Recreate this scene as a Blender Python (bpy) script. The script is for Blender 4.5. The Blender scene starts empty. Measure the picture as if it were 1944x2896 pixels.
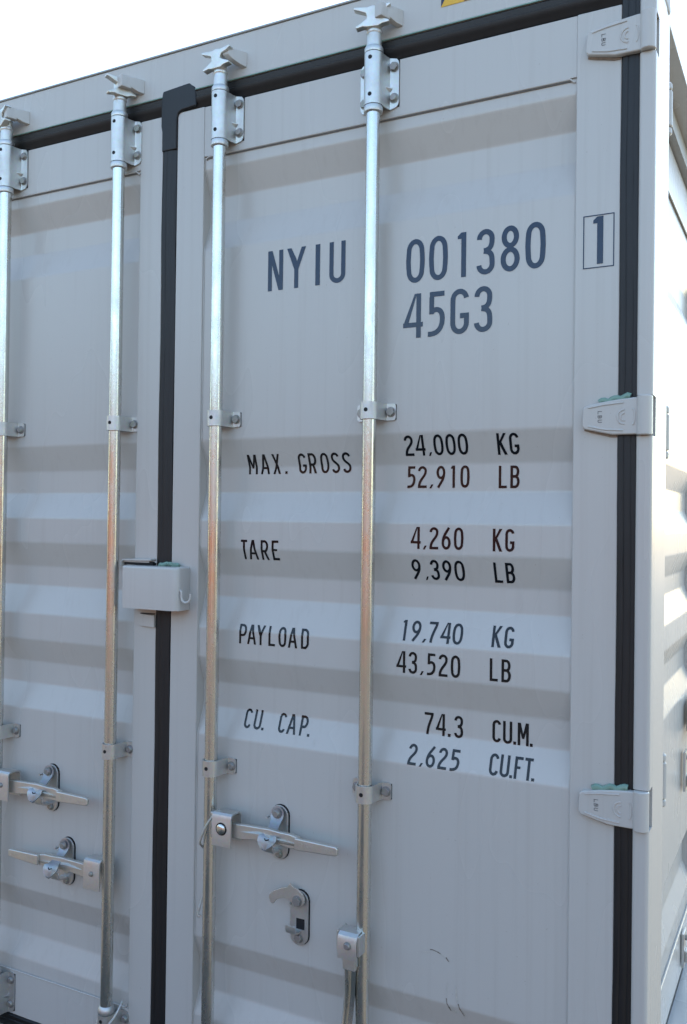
import bpy, bmesh, math, random
from mathutils import Vector, Matrix
random.seed(7)
R = math.radians
scene = bpy.context.scene
col = scene.collection

# ------------------------------------------------------------------ camera
cam_data = bpy.data.cameras.new('camera')
cam = bpy.data.objects.new('camera', cam_data)
col.objects.link(cam)
scene.camera = cam
cam_data.sensor_fit = 'VERTICAL'
cam_data.sensor_height = 24.0
cam_data.lens = 24.0 * 2550.77 / 2896.0
cam_data.clip_start = 0.02
cam_data.clip_end = 6000
CAM = Vector((0.2594, -1.8439, 1.6917))
yaw, pitch, roll = R(27.4793), R(0.539), R(0.7216)
fwd = Vector((-math.sin(yaw) * math.cos(pitch), math.cos(yaw) * math.cos(pitch), math.sin(pitch)))
rt = Vector((math.cos(yaw), math.sin(yaw), 0.0))
up = rt.cross(fwd)
r2 = rt * math.cos(roll) + up * math.sin(roll)
u2 = -rt * math.sin(roll) + up * math.cos(roll)
m = Matrix((r2, u2, -fwd)).transposed().to_4x4()
m.translation = CAM
cam.matrix_world = m

# ------------------------------------------------------------------ sky, sun, exposure
SUN_EL, SUN_AZ = R(32), R(-2)          # behind the container
world = bpy.data.worlds.new('World')
scene.world = world
world.use_nodes = True
wn, wl = world.node_tree.nodes, world.node_tree.links
wn.clear()
sky = wn.new('ShaderNodeTexSky')
sky.sky_type = 'NISHITA'
sky.sun_disc = False
sky.sun_elevation = SUN_EL
sky.sun_rotation = SUN_AZ
sky.air_density = 1.3
sky.dust_density = 0.25
sky.ozone_density = 1.0
bg = wn.new('ShaderNodeBackground')
bg.inputs['Strength'].default_value = 0.13
wo = wn.new('ShaderNodeOutputWorld')
wl.new(sky.outputs['Color'], bg.inputs['Color'])
wl.new(bg.outputs[0], wo.inputs['Surface'])
sd = bpy.data.lights.new('sun', 'SUN')
sd.energy = 4.0
sd.angle = R(0.5)
sd.color = (1.0, 0.93, 0.82)
sun = bpy.data.objects.new('sun', sd)
col.objects.link(sun)
to_sun = Vector((math.sin(SUN_AZ) * math.cos(SUN_EL), math.cos(SUN_AZ) * math.cos(SUN_EL), math.sin(SUN_EL)))
sun.rotation_euler = to_sun.to_track_quat('Z', 'Y').to_euler()
sun.location = (0, 4, 8)
scene.view_settings.view_transform = 'Standard'
scene.view_settings.look = 'None'
scene.view_settings.exposure = 1.80
scene.view_settings.gamma = 1.0
scene.view_settings.use_curve_mapping = False
scene.cycles.use_denoising = True
scene.cycles.max_bounces = 8
scene.render.dither_intensity = 1.0

# ------------------------------------------------------------------ materials
def node_mat(name):
    mt = bpy.data.materials.new(name)
    mt.use_nodes = True
    nt = mt.node_tree
    b = nt.nodes['Principled BSDF']
    return mt, nt, b

def noise(nt, scale, vec_scale=(1, 1, 1), detail=3, rough=0.55):
    g = nt.nodes.new('ShaderNodeNewGeometry')
    mp = nt.nodes.new('ShaderNodeMapping')
    mp.inputs['Scale'].default_value = vec_scale
    n = nt.nodes.new('ShaderNodeTexNoise')
    n.inputs['Scale'].default_value = scale
    n.inputs['Detail'].default_value = detail
    n.inputs['Roughness'].default_value = rough
    nt.links.new(g.outputs['Position'], mp.inputs['Vector'])
    nt.links.new(mp.outputs[0], n.inputs['Vector'])
    return n.outputs['Fac']

def ramp(nt, fac, stops):
    r = nt.nodes.new('ShaderNodeValToRGB')
    e = r.color_ramp.elements
    e[0].position, e[0].color = stops[0][0], (*stops[0][1], 1)
    e[1].position, e[1].color = stops[-1][0], (*stops[-1][1], 1)
    for p, c in stops[1:-1]:
        k = e.new(p)
        k.color = (*c, 1)
    nt.links.new(fac, r.inputs[0])
    return r.outputs[0]

def maprange(nt, fac, a, b, c, d):
    r = nt.nodes.new('ShaderNodeMapRange')
    r.inputs[1].default_value, r.inputs[2].default_value = a, b
    r.inputs[3].default_value, r.inputs[4].default_value = c, d
    nt.links.new(fac, r.inputs[0])
    return r.outputs[0]

def mix(nt, fac, a, b, mode='MIX'):
    x = nt.nodes.new('ShaderNodeMix')
    x.data_type = 'RGBA'
    x.blend_type = mode
    for s, v in ((x.inputs[0], fac), (x.inputs[6], a), (x.inputs[7], b)):
        if isinstance(v, (int, float)):
            s.default_value = v
        elif isinstance(v, tuple):
            s.default_value = (*v, 1)
        else:
            nt.links.new(v, s)
    return x.outputs[2]

def bump(nt, b, pairs):
    prev = None
    for fac, strength, dist in pairs:
        k = nt.nodes.new('ShaderNodeBump')
        k.inputs['Strength'].default_value = strength
        k.inputs['Distance'].default_value = dist
        nt.links.new(fac, k.inputs['Height'])
        if prev:
            nt.links.new(prev, k.inputs['Normal'])
        prev = k.outputs[0]
    nt.links.new(prev, b.inputs['Normal'])

def paint(name, base, dirt, rough=0.25, dirt_amt=0.22):
    mt, nt, b = node_mat(name)
    streak = noise(nt, 1.0, (55, 55, 1.1), 4, 0.6)
    blotch = noise(nt, 4.0, (1, 1, 0.3), 2, 0.5)
    speck = noise(nt, 140, (1, 1, 1), 2, 0.7)
    s1 = maprange(nt, streak, 0.52, 0.78, 0.0, dirt_amt)
    c1 = mix(nt, s1, base, dirt)
    fine = noise(nt, 18, (1, 1, 0.25), 5, 0.75)
    s2 = maprange(nt, fine, 0.25, 0.75, 0.0, dirt_amt * 0.12)
    c2 = mix(nt, s2, c1, tuple(min(1, v * 0.80) for v in base))
    s3 = maprange(nt, speck, 0.73, 0.77, 0.0, 0.5)
    c3 = mix(nt, s3, c2, dirt)
    nt.links.new(c3, b.inputs['Base Color'])
    nt.links.new(maprange(nt, blotch, 0.0, 1.0, rough - 0.06, rough + 0.10), b.inputs['Roughness'])
    bump(nt, b, [(noise(nt, 380, (1, 1, 1), 2), 0.10, 0.0006)])
    return mt

M = {}
M['paint'] = paint('grey_container_paint', (0.535, 0.517, 0.486), (0.33, 0.29, 0.25), 0.25, 0.15)
M['roof'] = paint('weathered_grey_paint', (0.40, 0.405, 0.40), (0.25, 0.17, 0.11), 0.5, 0.4)

def metal(name, base, rough, spangle=22, streak=(1, 1, 1), metallic=1.0, dark=0.62, marks=0.5):
    mt, nt, b = node_mat(name)
    v = nt.nodes.new('ShaderNodeTexVoronoi')
    v.inputs['Scale'].default_value = spangle * 12
    g = nt.nodes.new('ShaderNodeNewGeometry')
    nt.links.new(g.outputs['Position'], v.inputs['Vector'])
    n = noise(nt, 30, streak, 5, 0.65)
    n2 = noise(nt, 90, streak, 3, 0.7)
    c0 = mix(nt, 0.10, base, v.outputs['Color'], 'SOFT_LIGHT')
    c1 = mix(nt, maprange(nt, n, 0.35, 0.75, 0.0, marks), c0, tuple(x * dark for x in base))
    c2 = mix(nt, maprange(nt, n2, 0.68, 0.76, 0.0, marks), c1, tuple(x * 0.45 for x in base))
    nt.links.new(c2, b.inputs['Base Color'])
    b.inputs['Metallic'].default_value = metallic
    nt.links.new(maprange(nt, n, 0.3, 0.7, rough - 0.05, rough + 0.12), b.inputs['Roughness'])
    bump(nt, b, [(n2, 0.25, 0.0008), (n, 0.2, 0.0015)])
    return mt

M['rod'] = metal('galvanised_rod', (0.68, 0.675, 0.64), 0.22, 20, (1, 1, 0.35), 1.0, 0.8, 0.35)
M['galv'] = metal('galvanised_steel', (0.64, 0.64, 0.62), 0.42, 16, (1, 1, 1), 0.9, 0.8, 0.35)
M['forged'] = metal('forged_galvanised_steel', (0.70, 0.68, 0.63), 0.42, 16, (1, 1, 1), 0.9, 0.75, 0.5)
M['latch'] = metal('pressed_steel_latch', (0.42, 0.43, 0.44), 0.45, 16, (1, 1, 1), 0.9, 0.8, 0.4)
M['bolt'] = metal('dull_bolt_steel', (0.36, 0.35, 0.33), 0.5, 10, (1, 1, 1), 0.7, 0.7, 0.4)
M['wire'] = metal('steel_wire', (0.62, 0.61, 0.57), 0.4, 10, (1, 1, 1), 0.8, 0.7, 0.4)

def flat(name, base, rough, metallic=0.0, var=0.2, nscale=40, bstr=0.1, vec=(1, 1, 1)):
    mt, nt, b = node_mat(name)
    n = noise(nt, nscale, vec, 4, 0.6)
    nt.links.new(mix(nt, maprange(nt, n, 0.3, 0.7, 0, 1), base, tuple(v * (1 - var) for v in base)), b.inputs['Base Color'])
    b.inputs['Roughness'].default_value = rough
    b.inputs['Metallic'].default_value = metallic
    bump(nt, b, [(n, bstr, 0.001)])
    return mt

M['rubber'] = flat('black_rubber', (0.011, 0.011, 0.0125), 0.5, 0, 0.4, 60, 0.25, (1, 1, 0.15))
M['hole_shade'] = flat('dark_hole_and_shadow', (0.008, 0.008, 0.01), 0.7)
M['vinyl'] = flat('black_vinyl_print', (0.006, 0.008, 0.012), 0.10, 0, 0.3, 90, 0.05)
M['vinyl'].node_tree.nodes['Principled BSDF'].inputs['Specular IOR Level'].default_value = 0.38
M['sky_tint_vinyl'] = flat('black_vinyl_print_sky_tint', (0.0, 0.016, 0.062), 0.14, 0, 0.3, 90, 0.05)  # black print with the sky's blue reflection mixed into its base colour
M['sky_tint_vinyl'].node_tree.nodes['Principled BSDF'].inputs['Specular IOR Level'].default_value = 0.4
M['seam'] = flat('dark_paint_seam', (0.20, 0.195, 0.19), 0.6, 0, 0.3, 80)
M['sealant'] = flat('pale_green_sealant', (0.22, 0.36, 0.29), 0.45, 0, 0.25, 60, 0.4)
M['brown_bead'] = flat('brown_stained_weld', (0.34, 0.27, 0.215), 0.6, 0, 0.4, 120, 0.4)
M['yellow'] = flat('yellow_film', (0.80, 0.46, 0.03), 0.3, 0, 0.1, 60)
M['navy'] = flat('dark_blue_film', (0.02, 0.025, 0.07), 0.3, 0, 0.1, 60)
M['rust'] = flat('rusty_edge', (0.23, 0.11, 0.055), 0.75, 0, 0.5, 60, 0.5)
M['scratch_light'] = flat('pale_scratch', (0.62, 0.60, 0.54), 0.5, 0, 0.3, 200)
M['scratch_dark'] = flat('dark_scratch', (0.26, 0.225, 0.19), 0.6, 0, 0.4, 200)

# ------------------------------------------------------------------ mesh helpers
class MB:
    def __init__(s):
        s.bm = bmesh.new()
    def raw(s, vs, fs):
        v = [s.bm.verts.new(p) for p in vs]
        for f in fs:
            try:
                s.bm.faces.new([v[i] for i in f])
            except ValueError:
                pass
        return s
    def box(s, x0, x1, y0, y1, z0, z1):
        return s.raw([(x0, y0, z0), (x1, y0, z0), (x1, y1, z0), (x0, y1, z0), (x0, y0, z1), (x1, y0, z1), (x1, y1, z1), (x0, y1, z1)],
                     [(0, 3, 2, 1), (4, 5, 6, 7), (0, 1, 5, 4), (1, 2, 6, 5), (2, 3, 7, 6), (3, 0, 4, 7)])
    def prism(s, pts, a, b, axis):
        """pts: 2D polygon; axis 'y': pts are (x,z); 'z': (x,y); 'x': (y,z)"""
        f = {'y': lambda p, t: (p[0], t, p[1]), 'z': lambda p, t: (p[0], p[1], t), 'x': lambda p, t: (t, p[0], p[1])}[axis]
        n = len(pts)
        vs = [f(p, a) for p in pts] + [f(p, b) for p in pts]
        fs = [tuple(range(n)), tuple(range(2 * n - 1, n - 1, -1))] + [(i, i + n, (i + 1) % n + n, (i + 1) % n) for i in range(n)]
        return s.raw(vs, fs)
    def cyl(s, c, r, h, axis='z', n=32, r2=None):
        """c: centre of first end, extends h along axis"""
        r2 = r if r2 is None else r2
        def P(a, rr, t):
            x, y = rr * math.cos(a), rr * math.sin(a)
            return {'z': (c[0] + x, c[1] + y, c[2] + t), 'y': (c[0] + x, c[1] + t, c[2] + y), 'x': (c[0] + t, c[1] + x, c[2] + y)}[axis]
        vs = [P(2 * math.pi * i / n, r, 0) for i in range(n)] + [P(2 * math.pi * i / n, r2, h) for i in range(n)]
        fs = [tuple(range(n)), tuple(range(2 * n - 1, n - 1, -1))] + [(i, i + n, (i + 1) % n + n, (i + 1) % n) for i in range(n)]
        return s.raw(vs, fs)
    def lathe(s, x, y, prof, n=32):
        """prof: list of (r, z)"""
        vs = []
        for r, z in prof:
            vs += [(x + r * math.cos(2 * math.pi * i / n), y + r * math.sin(2 * math.pi * i / n), z) for i in range(n)]
        fs = []
        for k in range(len(prof) - 1):
            for i in range(n):
                j = (i + 1) % n
                fs.append((k * n + i, k * n + j, (k + 1) * n + j, (k + 1) * n + i))
        fs.append(tuple(range(n)))
        fs.append(tuple(range(len(vs) - 1, len(vs) - n - 1, -1)))
        return s.raw(vs, fs)
    def tube(s, pts, r, n=10, caps=True):
        pts = [Vector(p) for p in pts]
        rings = []
        ref = Vector((0.13, 0.91, 0.37)).normalized()
        for i, p in enumerate(pts):
            d = (pts[min(i + 1, len(pts) - 1)] - pts[max(i - 1, 0)]).normalized()
            a = (ref - d * ref.dot(d)).normalized()
            b = d.cross(a)
            rings.append([p + (a * math.cos(2 * math.pi * k / n) + b * math.sin(2 * math.pi * k / n)) * r for k in range(n)])
            ref = a
        vs = [v for g in rings for v in g]
        fs = [(i * n + k, i * n + (k + 1) % n, (i + 1) * n + (k + 1) % n, (i + 1) * n + k) for i in range(len(pts) - 1) for k in range(n)]
        if caps:
            fs += [tuple(range(n)), tuple(range(len(vs) - 1, len(vs) - n - 1, -1))]
        return s.raw(vs, fs)
    def sheet(s, path, a, b, thick, axis):
        """open 2D path with thickness extruded: mitred outline"""
        out, inn = [], []
        for i, p in enumerate(path):
            p0 = Vector(path[max(i - 1, 0)]); p1 = Vector(path[min(i + 1, len(path) - 1)]); pc = Vector(p)
            d1 = (pc - p0).normalized() if i else (p1 - pc).normalized()
            d2 = (p1 - pc).normalized() if i < len(path) - 1 else d1
            n1 = Vector((-d1.y, d1.x)); n2 = Vector((-d2.y, d2.x))
            nn = (n1 + n2).normalized()
            k = thick / max(0.35, nn.dot(n1))
            out.append(tuple(pc)); inn.append(tuple(pc + nn * k))
        f = {'y': lambda p, t: (p[0], t, p[1]), 'z': lambda p, t: (p[0], p[1], t), 'x': lambda p, t: (t, p[0], p[1])}[axis]
        n = len(path)
        vs = [f(p, t) for t in (a, b) for p in out + inn]
        fs = []
        for i in range(n - 1):
            o0, o1, i0, i1 = i, i + 1, n + i, n + i + 1
            q = 2 * n
            fs += [(o0, o1, o1 + q, o0 + q), (i1, i0, i0 + q, i1 + q), (o1, o0, i0, i1), (o0 + q, o1 + q, i1 + q, i0 + q)]
        q = 2 * n
        fs += [(0, q, n + q, n), (n - 1, 2 * n - 1, 2 * n - 1 + q, n - 1 + q)]
        return s.raw(vs, fs)
    def build(s, name, mat, parent=None, bevel=0.0, seg=2, smooth=True, angle=32, xf=None):
        bm = s.bm
        bmesh.ops.recalc_face_normals(bm, faces=bm.faces)
        if bevel:
            es = [e for e in bm.edges if len(e.link_faces) == 2 and e.calc_face_angle(0) > R(28)]
            bmesh.ops.bevel(bm, geom=es, offset=bevel, segments=seg, profile=0.5, affect='EDGES', clamp_overlap=True)
        if xf is not None:
            bmesh.ops.transform(bm, matrix=xf, verts=bm.verts)
            if xf.determinant() < 0:
                bmesh.ops.reverse_faces(bm, faces=bm.faces)
        if smooth:
            for f in bm.faces:
                f.smooth = True
            for e in bm.edges:
                if len(e.link_faces) != 2 or e.calc_face_angle(0) > R(angle):
                    e.smooth = False
        me = bpy.data.meshes.new(name)
        bm.to_mesh(me)
        bm.free()
        me.materials.append(mat)
        o = bpy.data.objects.new(name, me)
        col.objects.link(o)
        if parent is not None:
            o.parent = parent
        if bevel:
            wnm = o.modifiers.new('weighted', 'WEIGHTED_NORMAL')
            wnm.keep_sharp = True
            wnm.weight = 100
        return o

def copy_part(o, parent, dx=0, dy=0, dz=0, label=None):
    """a copy of a part and its sub-parts, moved"""
    c = o.copy()
    col.objects.link(c)
    c.parent = parent
    c.location = (o.location.x + dx, o.location.y + dy, o.location.z + dz)
    if label:
        c['label'] = label
    for ch in list(o.children):
        d = ch.copy()
        col.objects.link(d)
        d.parent = c
    return c

# ------------------------------------------------------------------ ground and added unseen backdrop
gm, nt, b = node_mat('worn_asphalt')
g1 = noise(nt, 0.35, (1, 1, 1), 6, 0.6)
g2 = noise(nt, 60, (1, 1, 1), 3, 0.7)
gc = ramp(nt, g1, [(0.3, (0.062, 0.053, 0.042)), (0.55, (0.085, 0.073, 0.056)), (0.75, (0.115, 0.10, 0.078))])
gp_ = nt.nodes.new('ShaderNodeNewGeometry')
ln_ = nt.nodes.new('ShaderNodeVectorMath'); ln_.operation = 'LENGTH'
nt.links.new(gp_.outputs['Position'], ln_.inputs[0])
asph = mix(nt, maprange(nt, g2, 0.4, 0.7, 0, 0.4), gc, (0.12, 0.115, 0.105))
dirt_ = ramp(nt, g1, [(0.3, (0.20, 0.145, 0.09)), (0.7, (0.27, 0.205, 0.13))])
edge_ = nt.nodes.new('ShaderNodeMath'); edge_.operation = 'ADD'
nt.links.new(ln_.outputs['Value'], edge_.inputs[0])
nt.links.new(maprange(nt, g1, 0.2, 0.8, -3, 3), edge_.inputs[1])
nt.links.new(mix(nt, maprange(nt, edge_.outputs[0], 24.0, 26.0, 0, 1), asph, dirt_), b.inputs['Base Color'])
b.inputs['Roughness'].default_value = 0.85
bump(nt, b, [(g2, 0.5, 0.01)])
g = MB()
N = 24
pts = [(-3000 * 1.0, -3000), (3000, -3000), (3000, 3000), (-3000, 3000)]
g.raw([(x, y, 0) for x, y in pts], [(0, 1, 2, 3)])
ground = g.build('ground', gm, smooth=False)
ground['kind'] = 'structure'

hm, nt, b = node_mat('red_brown_backdrop')  # unseen band added behind the camera for warm reflections and to block low sky
h1 = noise(nt, 0.12, (1, 1, 2.5), 6, 0.65)
hg = nt.nodes.new('ShaderNodeNewGeometry')
hs_ = nt.nodes.new('ShaderNodeSeparateXYZ')
nt.links.new(hg.outputs['Position'], hs_.inputs[0])
ha = nt.nodes.new('ShaderNodeMath'); ha.operation = 'ADD'
nt.links.new(hs_.outputs['Z'], ha.inputs[0])
nt.links.new(maprange(nt, h1, 0.2, 0.8, -0.8, 0.8), ha.inputs[1])
red = ramp(nt, h1, [(0.35, (0.10, 0.022, 0.012)), (0.5, (0.20, 0.080, 0.042)), (0.62, (0.19, 0.13, 0.08)), (0.7, (0.06, 0.03, 0.015))])
upper_tone = ramp(nt, h1, [(0.35, (0.03, 0.035, 0.02)), (0.6, (0.07, 0.06, 0.04)), (0.7, (0.10, 0.09, 0.06))])
nt.links.new(mix(nt, maprange(nt, ha.outputs[0], 2.9, 3.3, 0, 1), red, upper_tone), b.inputs['Base Color'])
b.inputs['Roughness'].default_value = 0.9
unseen_backdrop = MB()
vs, fs = [], []
NH = 120
for i in range(NH + 1):
    a = R(-168) + R(150) * i / NH
    d = 15.5 + 1.2 * math.sin(i * 0.37) + 0.5 * math.sin(i * 1.13)
    hgt = 4.9 + 0.35 * math.sin(i * 0.51) + 0.2 * math.sin(i * 1.7 + 1) + random.uniform(-0.1, 0.1)
    for k, (dd, zz) in enumerate([(0, -0.2), (0.8, hgt * 0.5), (1.6, hgt * 0.85), (2.4, hgt), (60, hgt * 1.0)]):
        vs.append((math.cos(a) * (d + dd), math.sin(a) * (d + dd), zz))
for i in range(NH):
    for k in range(4):
        q = i * 5 + k
        fs.append((q, q + 5, q + 6, q + 1))
unseen_backdrop.raw(vs, fs)
ho = unseen_backdrop.build('unseen_backdrop', hm, angle=60)
ho['kind'] = 'structure'

# ------------------------------------------------------------------ the container
W, L, H = 2.438, 12.192, 2.896
box_root = bpy.data.objects.new('shipping_container', None)
col.objects.link(box_root)
box_root['label'] = 'grey steel high-cube shipping container, its ribbed double doors shut, printed NYIU 001380'
box_root['category'] = 'shipping container'
ROOT = box_root

OUT, DP = .010, .036          # outer and recessed faces of the pressed sheet
PROF = [(.405, OUT), (.449, OUT), (.508, DP), (.580, DP), (.645, OUT), (1.150, OUT), (1.220, DP), (1.281, DP), (1.346, OUT),
        (1.418, OUT), (1.497, DP), (1.551, DP), (1.619, OUT), (1.688, OUT), (1.757, DP), (1.820, DP), (1.889, OUT),
        (2.369, OUT), (2.442, DP), (2.508, DP), (2.574, OUT), (2.612, OUT)]
def rounded(prof, d=0.0042, n=4):
    out = [prof[0]]
    for i in range(1, len(prof) - 1):
        a, b_, c = Vector(prof[i - 1]), Vector(prof[i]), Vector(prof[i + 1])
        p, q = b_ + (a - b_).normalized() * d, b_ + (c - b_).normalized() * d
        out.append(tuple(b_ + (a - b_).normalized() * (d + 0.0012)))
        for k in range(n + 1):
            t = k / n
            out.append(tuple(p * (1 - t) ** 2 + b_ * 2 * t * (1 - t) + q * t * t))
        out.append(tuple(b_ + (c - b_).normalized() * (d + 0.0012)))
    out.append(prof[-1])
    return out
RP = rounded(PROF)
def surf_y(z):
    if z <= RP[0][0]:
        return RP[0][1]
    for (z0, y0), (z1, y1) in zip(RP, RP[1:]):
        if z0 <= z <= z1:
            return y0 + (y1 - y0) * (z - z0) / (z1 - z0) if z1 > z0 else y0
    return RP[-1][1]

def ribbed(x0, x1, name, parent):
    mb = MB()
    vs, fs = [], []
    nx = 2
    for z, y in RP:
        for k in range(nx):
            vs.append((x0 + (x1 - x0) * k / (nx - 1), y, z))
    for i in range(len(RP) - 1):
        fs.append((i * 2, i * 2 + 1, i * 2 + 3, i * 2 + 2))
    n0 = len(vs)
    for z, y in RP:
        for k in range(nx):
            vs.append((x0 + (x1 - x0) * k / (nx - 1), y + 0.002, z))
    for i in range(len(RP) - 1):
        fs.append((n0 + i * 2, n0 + i * 2 + 2, n0 + i * 2 + 3, n0 + i * 2 + 1))
    mb.raw(vs, fs)
    bm = mb.bm
    for f in bm.faces:
        f.smooth = True
    me = bpy.data.meshes.new(name)
    bm.to_mesh(me); bm.free()
    me.materials.append(M['paint'])
    o = bpy.data.objects.new(name, me)
    col.objects.link(o)
    o.parent = parent
    return o

FY = 0.004                     # front of the door frame tubes
DZ0, DZ1 = 0.285, 2.735        # door leaf bottom and top
def door_leaf(x0, x1, ix0, ix1, label):
    """x0..x1 leaf, ix0..ix1 sheet opening"""
    fr = MB()
    fr.box(x0, ix0, FY, 0.054, DZ0, DZ1)
    fr.box(ix1, x1, FY, 0.054, DZ0, DZ1)
    d = fr.build('door', M['paint'], ROOT, bevel=0.003, seg=3)
    d['label'] = label
    MB().box(ix0 - 0.0005, ix1 + 0.0005, FY + 0.0015, 0.052, 2.607, DZ1 - 0.001).build('top_rail', M['paint'], d, bevel=0.002)
    MB().box(ix0 - 0.0005, ix1 + 0.0005, FY + 0.0015, 0.052, DZ0 + 0.001, 0.409).build('bottom_rail', M['paint'], d, bevel=0.002)
    ribbed(ix0 - 0.004, ix1 + 0.004, 'ribbed_panel', d)
    # caulked seam round the pressed sheet
    s = MB()
    s.tube([(ix0 + 0.004, FY + 0.004, 2.600), (ix0 + 0.014, FY + 0.0020, 2.6055), (ix1 - 0.014, FY + 0.0020, 2.6055), (ix1 - 0.004, FY + 0.004, 2.598)], 0.0022, 8)
    s.build('weld_bead', M['paint'], d)
    s = MB()
    s.tube([(ix0 + 0.004, FY + 0.004, 0.418), (ix0 + 0.012, FY + 0.0018, 0.4105), (ix1 - 0.012, FY + 0.0018, 0.4105), (ix1 - 0.004, FY + 0.004, 0.418)], 0.0022, 8)
    s.build('weld_bead', M['paint'], d)
    s = MB()
    s.box(ix0 + 0.012, ix1 - 0.012, FY + 0.003, FY + 0.0055, 2.6012, 2.6032)
    s.build('seam', M['seam'], d)
    # thin wavy sealer line along the corrugation ends
    s = MB()
    path = [(ix0 + 0.0012, y - 0.0008, z) for z, y in RP[::2] if 0.42 < z < 2.6]
    s.tube(path, 0.0016, 6)
    s.build('sealer_line', M['paint'], d)
    s = MB()
    path = [(ix1 - 0.0012, y - 0.0008, z) for z, y in RP[::2] if 0.42 < z < 2.6]
    s.tube(path, 0.0016, 6)
    s.build('sealer_line', M['paint'], d)
    return d
door_r = door_leaf(-1.197, -0.086, -1.112, -0.176, 'right-hand door leaf carrying the printed numbers')
door_l = door_leaf(-2.352, -1.243, -2.262, -1.318, 'left-hand door leaf without printing')

# black gaskets: ridged rubber profile
def gasket_v(x0, x1, z0, z1, flare=False):
    w = x1 - x0
    pr = [(x0, 0.03), (x0, 0.006), (x0 + .06 * w, 0.002), (x0 + .30 * w, 0.0005), (x0 + .35 * w, 0.0020), (x0 + .40 * w, 0.0010),
          (x0 + .68 * w, 0.0012), (x0 + .73 * w, 0.0026), (x0 + .78 * w, 0.0020), (x1 - .04 * w, 0.004), (x1, 0.008), (x1, 0.03)]
    rnd = random.Random(int(abs(x0) * 1000))
    vs, fs = [], []
    nz = 46
    for i in range(nz + 1):
        z = z0 + (z1 - z0) * i / nz
        wob = 0.0011 * math.sin(i * 0.61 + x0) + rnd.uniform(-0.0004, 0.0004)
        for k, (x, y) in enumerate(pr):
            vs.append((x + wob * (1 if 0 < k < len(pr) - 1 else 0.6), y + rnd.uniform(-0.0002, 0.0002), z))
    n = len(pr)
    for i in range(nz):
        for k in range(n - 1):
            fs.append((i * n + k, i * n + k + 1, (i + 1) * n + k + 1, (i + 1) * n + k))
    return vs, fs
def gasket_h(x0, x1, z0, z1):
    h = z1 - z0
    pr = [(z0, 0.03), (z0, 0.010), (z0 + .08 * h, 0.006), (z0 + .30 * h, 0.004), (z0 + .34 * h, 0.0015), (z0 + .62 * h, -0.0005), (z0 + .66 * h, 0.0015), (z0 + .92 * h, -0.0005), (z1, 0.003), (z1, 0.03)]
    vs, fs = [], []
    nx = 40
    rnd = random.Random(3)
    for i in range(nx + 1):
        x = x0 + (x1 - x0) * i / nx
        wob = rnd.uniform(-0.0006, 0.0006)
        for z, y in pr:
            vs.append((x, y, z + wob))
    n = len(pr)
    for i in range(nx):
        for k in range(n - 1):
            fs.append((i * n + k, i * n + k + 1, (i + 1) * n + k + 1, (i + 1) * n + k))
    return vs, fs
mb = MB(); mb.raw(*gasket_v(-1.2445, -1.1965, 0.30, 2.74)); mb.build('gasket', M['rubber'], ROOT, angle=50)['label'] = 'centre gasket between the two doors'
mb = MB(); mb.raw(*gasket_v(-0.0870, -0.0490, 0.25, 2.76)); mb.build('gasket', M['rubber'], ROOT, angle=50)
mb = MB(); mb.raw(*gasket_v(-2.390, -2.351, 0.25, 2.76)); mb.build('gasket', M['rubber'], ROOT, angle=50)
mb = MB(); mb.raw(*gasket_h(-1.1968, -0.0500, 2.7345, 2.7800)); mb.build('gasket', M['rubber'], ROOT, angle=50)
mb = MB(); mb.raw(*gasket_h(-2.388, -1.2448, 2.7345, 2.7800)); mb.build('gasket', M['rubber'], ROOT, angle=50)
mb = MB(); mb.raw(*gasket_h(-1.1968, -0.0500, 0.245, 0.288)); mb.build('gasket', M['rubber'], ROOT, angle=50)
mb = MB(); mb.raw(*gasket_h(-2.388, -1.2448, 0.245, 0.288)); mb.build('gasket', M['rubber'], ROOT, angle=50)
# moulded corner of the centre gasket
MB().prism([(-1.2465, 2.706), (-1.2465, 2.775), (-1.2420, 2.797), (-1.158, 2.803), (-1.150, 2.796), (-1.138, 2.788), (-1.135, 2.740),
            (-1.180, 2.737), (-1.192, 2.731), (-1.1965, 2.718), (-1.1968, 2.640), (-1.2432, 2.640), (-1.2436, 2.692), (-1.2450, 2.700)], -0.0018, 0.012, 'y'
           ).build('gasket_corner', M['rubber'], ROOT, bevel=0.0035, seg=3)

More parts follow.
